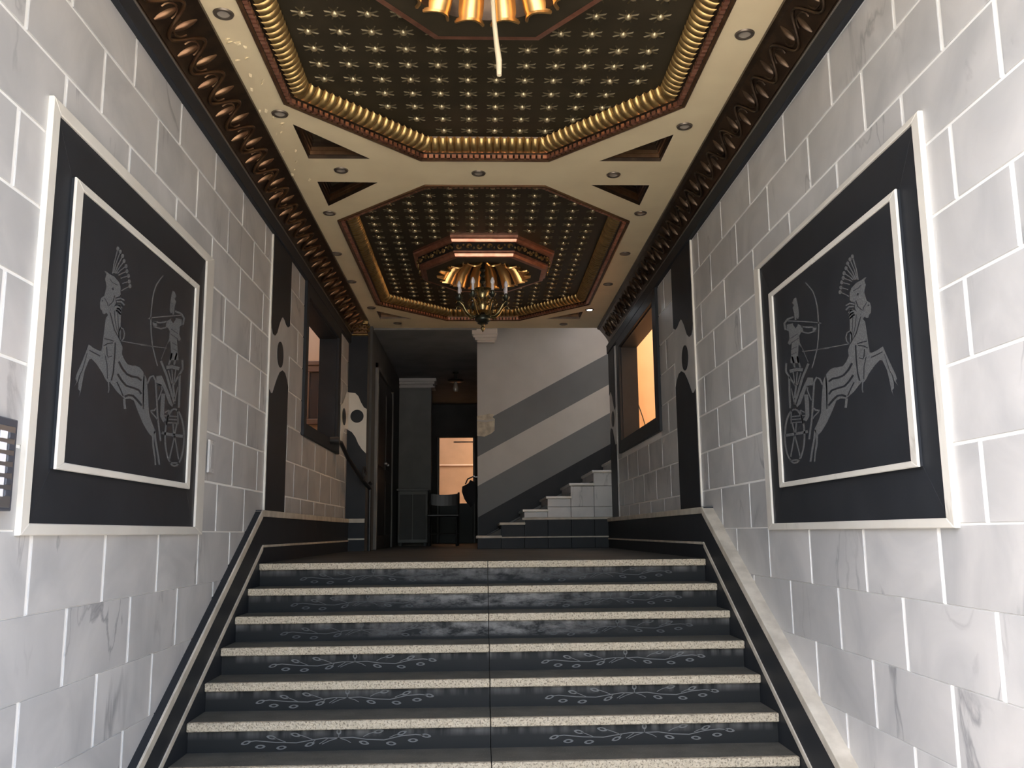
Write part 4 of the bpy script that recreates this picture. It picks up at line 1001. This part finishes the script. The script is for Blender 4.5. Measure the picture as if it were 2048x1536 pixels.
# far inlay on the right wall, after the window
t = thing('wave_inlay', 'narrow black wave inlay at the far end of the right wall', 'wall inlay', (XR, 10.4, 1.69), 'black wave inlays')
g = G(); wprism(g, 'right', rect(10.28, 10.765, 1.685, 3.68), .002, .0135); obj('marble_ground', g, MARBLE, t)
g = G(); wprism(g, 'right', [(10.31, 3.70), (10.31, 2.96), (10.36, 2.93), (10.44, 2.99), (10.54, 3.12), (10.66, 3.20), (10.765, 3.16), (10.765, 3.70)], .004, .018, tri=True); obj('upper_slab', g, BLACK, t)
g = G(); wprism(g, 'right', [(10.53+.10*math.cos(2*pi*k/20), 2.84+.095*math.sin(2*pi*k/20)) for k in range(20)], .004, .018); obj('round_disc', g, BLACK, t)
g = G(); wprism(g, 'right', [(10.31, 1.684), (10.765, 1.684), (10.765, 2.70), (10.70, 2.75), (10.58, 2.72), (10.48, 2.60), (10.40, 2.52), (10.31, 2.52)], .004, .018, tri=True); obj('lower_slab', g, BLACK, t)

# ------------------------------------------------------------------ chandelier
CX, CY = OCX-.012, BOX2
ch = thing('chandelier', 'brass chandelier with white candle bulbs hanging under the far coffer', 'chandelier', (CX, CY, 3.43))
obj('stem', G().lathe([(.05, .70), (.05, .685), (.014, .67), (.012, .56), (.026, .545), (.03, .53), (.012, .51), (.022, .49), (.028, .475), (.012, .455), (.024, .43), (.03, .415), (.012, .39), (.02, .35)], (CX, CY, 3.43), 14), DARKBRASS, ch, 40)
obj('body', G().lathe([(.02, .36), (.085, .345), (.10, .335), (.075, .32), (.06, .29), (.045, .26), (.05, .23), (.06, .20), (.055, .17), (.042, .14), (.055, .12), (.06, .105), (.03, .095)], (CX, CY, 3.43), 20), BRASS, ch, 40)
obj('ball', G().lathe([(.03, .10), (.066, .085), (.075, .06), (.07, .04), (.045, .022), (.05, .012), (.02, .0)], (CX, CY, 3.43), 18), DARKBRASS, ch, 40)
obj('finial', G().lathe([(.02, .0), (.012, -.015), (.022, -.03), (.016, -.045), (.005, -.065), (0, -.07)], (CX, CY, 3.43), 12), BRASS, ch, 40)
NA = 8
for k in range(NA):
    a = 2*pi*(k+.5)/NA; u = Vector((math.cos(a), math.sin(a), 0)); c = Vector((CX, CY, 3.43))
    prof = [(.045, .13), (.08, .085), (.12, .075), (.165, .115), (.20, .175), (.235, .205), (.262, .20), (.27, .18)]
    arm = obj('arm', G().tube([c + u*r + Vector((0, 0, z)) for r, z in prof], [.012, .011, .011, .010, .010, .009, .008, .006], 7), BRASS, ch, 60)
    p = c + u*.235
    obj('drip_cup', G().lathe([(.010, .205), (.020, .215), (.034, .235), (.036, .242), (.016, .246), (.02, .262), (.013, .275)], tuple(p), 12), DARKBRASS, arm, 40)
    obj('candle_sleeve', G().lathe([(.0125, .27), (.0125, .33), (0, .33)], tuple(p), 10), CANDLE, arm, 40)
    obj('bulb', G().lathe([(.010, .33), (.019, .345), (.020, .36), (.013, .385), (.005, .40), (0, .402)], tuple(p), 10), BULB, arm, 60)
    obj('leaf_scroll', G().tube([c + u*r + Vector((0, 0, z)) for r, z in ((.055, .19), (.09, .235), (.13, .23), (.15, .19), (.13, .165), (.115, .185))], .006, 6), BRASS, arm, 60)
# loose cable where the nearer lamp is missing
o = obj('loose_cable', G().tube([(.068, BOX1, 4.14), (.062, BOX1, 3.95), (.060, BOX1, 3.78), (.066, BOX1, 3.66), (.076, BOX1, 3.55), (.086, BOX1, 3.47), (.086, BOX1-.004, 3.40)], [.009, .009, .010, .010, .011, .013, .010], 8), CABLE, None, 50)
tag(o, 'pale loose cable dangling from the rosette of the nearer coffer', 'cable')

# ------------------------------------------------------------------ recessed spotlights
ringm = G().lathe([(.030, .004), (.030, -.006), (.036, -.009), (.046, -.007), (.050, .0), (.046, .003)], n=20).mesh('ring', 40); ringm.materials.append(TINT)
lensm = G().lathe([(0, -.001), (.018, -.002), (.030, -.003), (.030, .002)], n=16).mesh('lens', 40); lensm.materials.append(LENS)
lenso = lensm.copy(); lenso.materials.clear(); lenso.materials.append(LENS_ON)
LS = [(-1.215, 3.959), (-1.174, 4.989), (-1.159, 6.655), (-1.266, 7.674), (-1.26, 8.569), (-1.187, 9.6)]
RS_ = [(1.335, 4.09), (1.265, 5.12), (1.262, 6.636), (1.305, 7.664), (1.293, 8.66), (1.232, 9.7)]
NTH = ['nearest the entrance', 'second from the entrance', 'third from the entrance', 'fourth from the entrance', 'fifth from the entrance', 'farthest from the entrance']
spots = [(p, 'recessed ceiling spotlight in the left row, '+NTH[i], 0) for i, p in enumerate(LS)]
spots += [(p, 'recessed ceiling spotlight in the right row, '+NTH[i], 0) for i, p in enumerate(RS_[:5])]
spots += [(RS_[5], 'glowing recessed ceiling spotlight at the far end of the right row', 1)]
spots += [((-.942, 5.82), 'recessed ceiling spotlight on the left of the crossbar between the coffers', 0), ((-.003, 5.862), 'recessed ceiling spotlight in the middle of the crossbar between the coffers', 0),
          ((.938, 5.878), 'recessed ceiling spotlight on the right of the crossbar between the coffers', 0), ((-.97, 10.338), 'recessed ceiling spotlight on the left of the far ceiling edge', 0), ((1.004, 10.404), 'recessed ceiling spotlight on the right of the far ceiling edge', 0)]
for p, lb, on in spots:
    t = thing('recessed_spotlight', lb, 'spotlight', (p[0], p[1], ZC), 'recessed ceiling spotlights')
    inst('ring', ringm, (p[0], p[1], ZC-.001), t); inst('lens', lenso if on else lensm, (p[0], p[1], ZC-.001), t)

# ------------------------------------------------------------------ small things on the left wall
t = thing('intercom_panel', 'dark door intercom panel with rows of buttons on the left wall near the entrance', 'intercom', (XL, 2.80, 1.6))
g = G(); wprism(g, 'left', rect(2.66, 2.905, 1.60, 1.89), .010, .038, .004); obj('housing', g, DARKPL, t)
g = G(); wprism(g, 'left', rect(2.675, 2.89, 1.61, 1.865), .03, .040, .002); obj('face_plate', g, STEEL, t)
for r in range(6):
    for c in range(2):
        g = G(); y = 2.87-c*.10; wprism(g, 'left', rect(y-.022, y+.012, 1.825-r*.036, 1.845-r*.036), .038, .044, .002); obj('button', g, DARKPL, t)
        g = G(); wprism(g, 'left', rect(y-.070, y-.030, 1.823-r*.036, 1.847-r*.036), .038, .042, .001); obj('name_card', g, BULB, t)
t = thing('socket_plate', 'pale rectangular switch plate on the marble blocks beside the left engraved panel', 'switch plate', (XL, 5.05, 1.86))
g = G(); wprism(g, 'left', rect(5.0, 5.105, 1.862, 2.045), .010, .022, .004); obj('plate', g, SOCKETM, t)
g = G(); wprism(g, 'left', rect(5.025, 5.08, 1.885, 2.02), .015, .0235, .001); obj('blank_insert', g, mat('socket_insert', (.42, .41, .40), .5), t)
for z in (1.874, 2.033):
    g = G(); wprism(g, 'left', [(5.052+.005*math.cos(k*pi/4), z+.005*math.sin(k*pi/4)) for k in range(8)], .018, .0245); obj('screw', g, STEEL, t)

# flakes of peeling paint under the ceiling border on the left
g = G(); rr = random.Random(3)
for k in range(26):
    x = -1.262 + rr.uniform(-.03, .09); y = rr.uniform(4.15, 5.15) if k < 18 else rr.uniform(5.2, 6.0); a = rr.uniform(0, pi); L_ = rr.uniform(.008, .022)
    u = Vector((math.cos(a), math.sin(a), 0)); v = Vector((-u.y, u.x, 0)); c = Vector((x, y, ZC))
    P = [c-u*L_, c+v*L_*.5, c+u*L_*.8+v*L_*.2, c-v*L_*.45]
    Q = [p + Vector((0, 0, -.001 - (.009 if i in (1, 2) else 0))) for i, p in enumerate(P)]
    g.prism(P, Q)
o = obj('peeling_paint', g, CREAM); o['kind'] = 'stuff'; tag(o, 'small curling flakes of peeling cream paint on the left ceiling border', 'paint flakes')
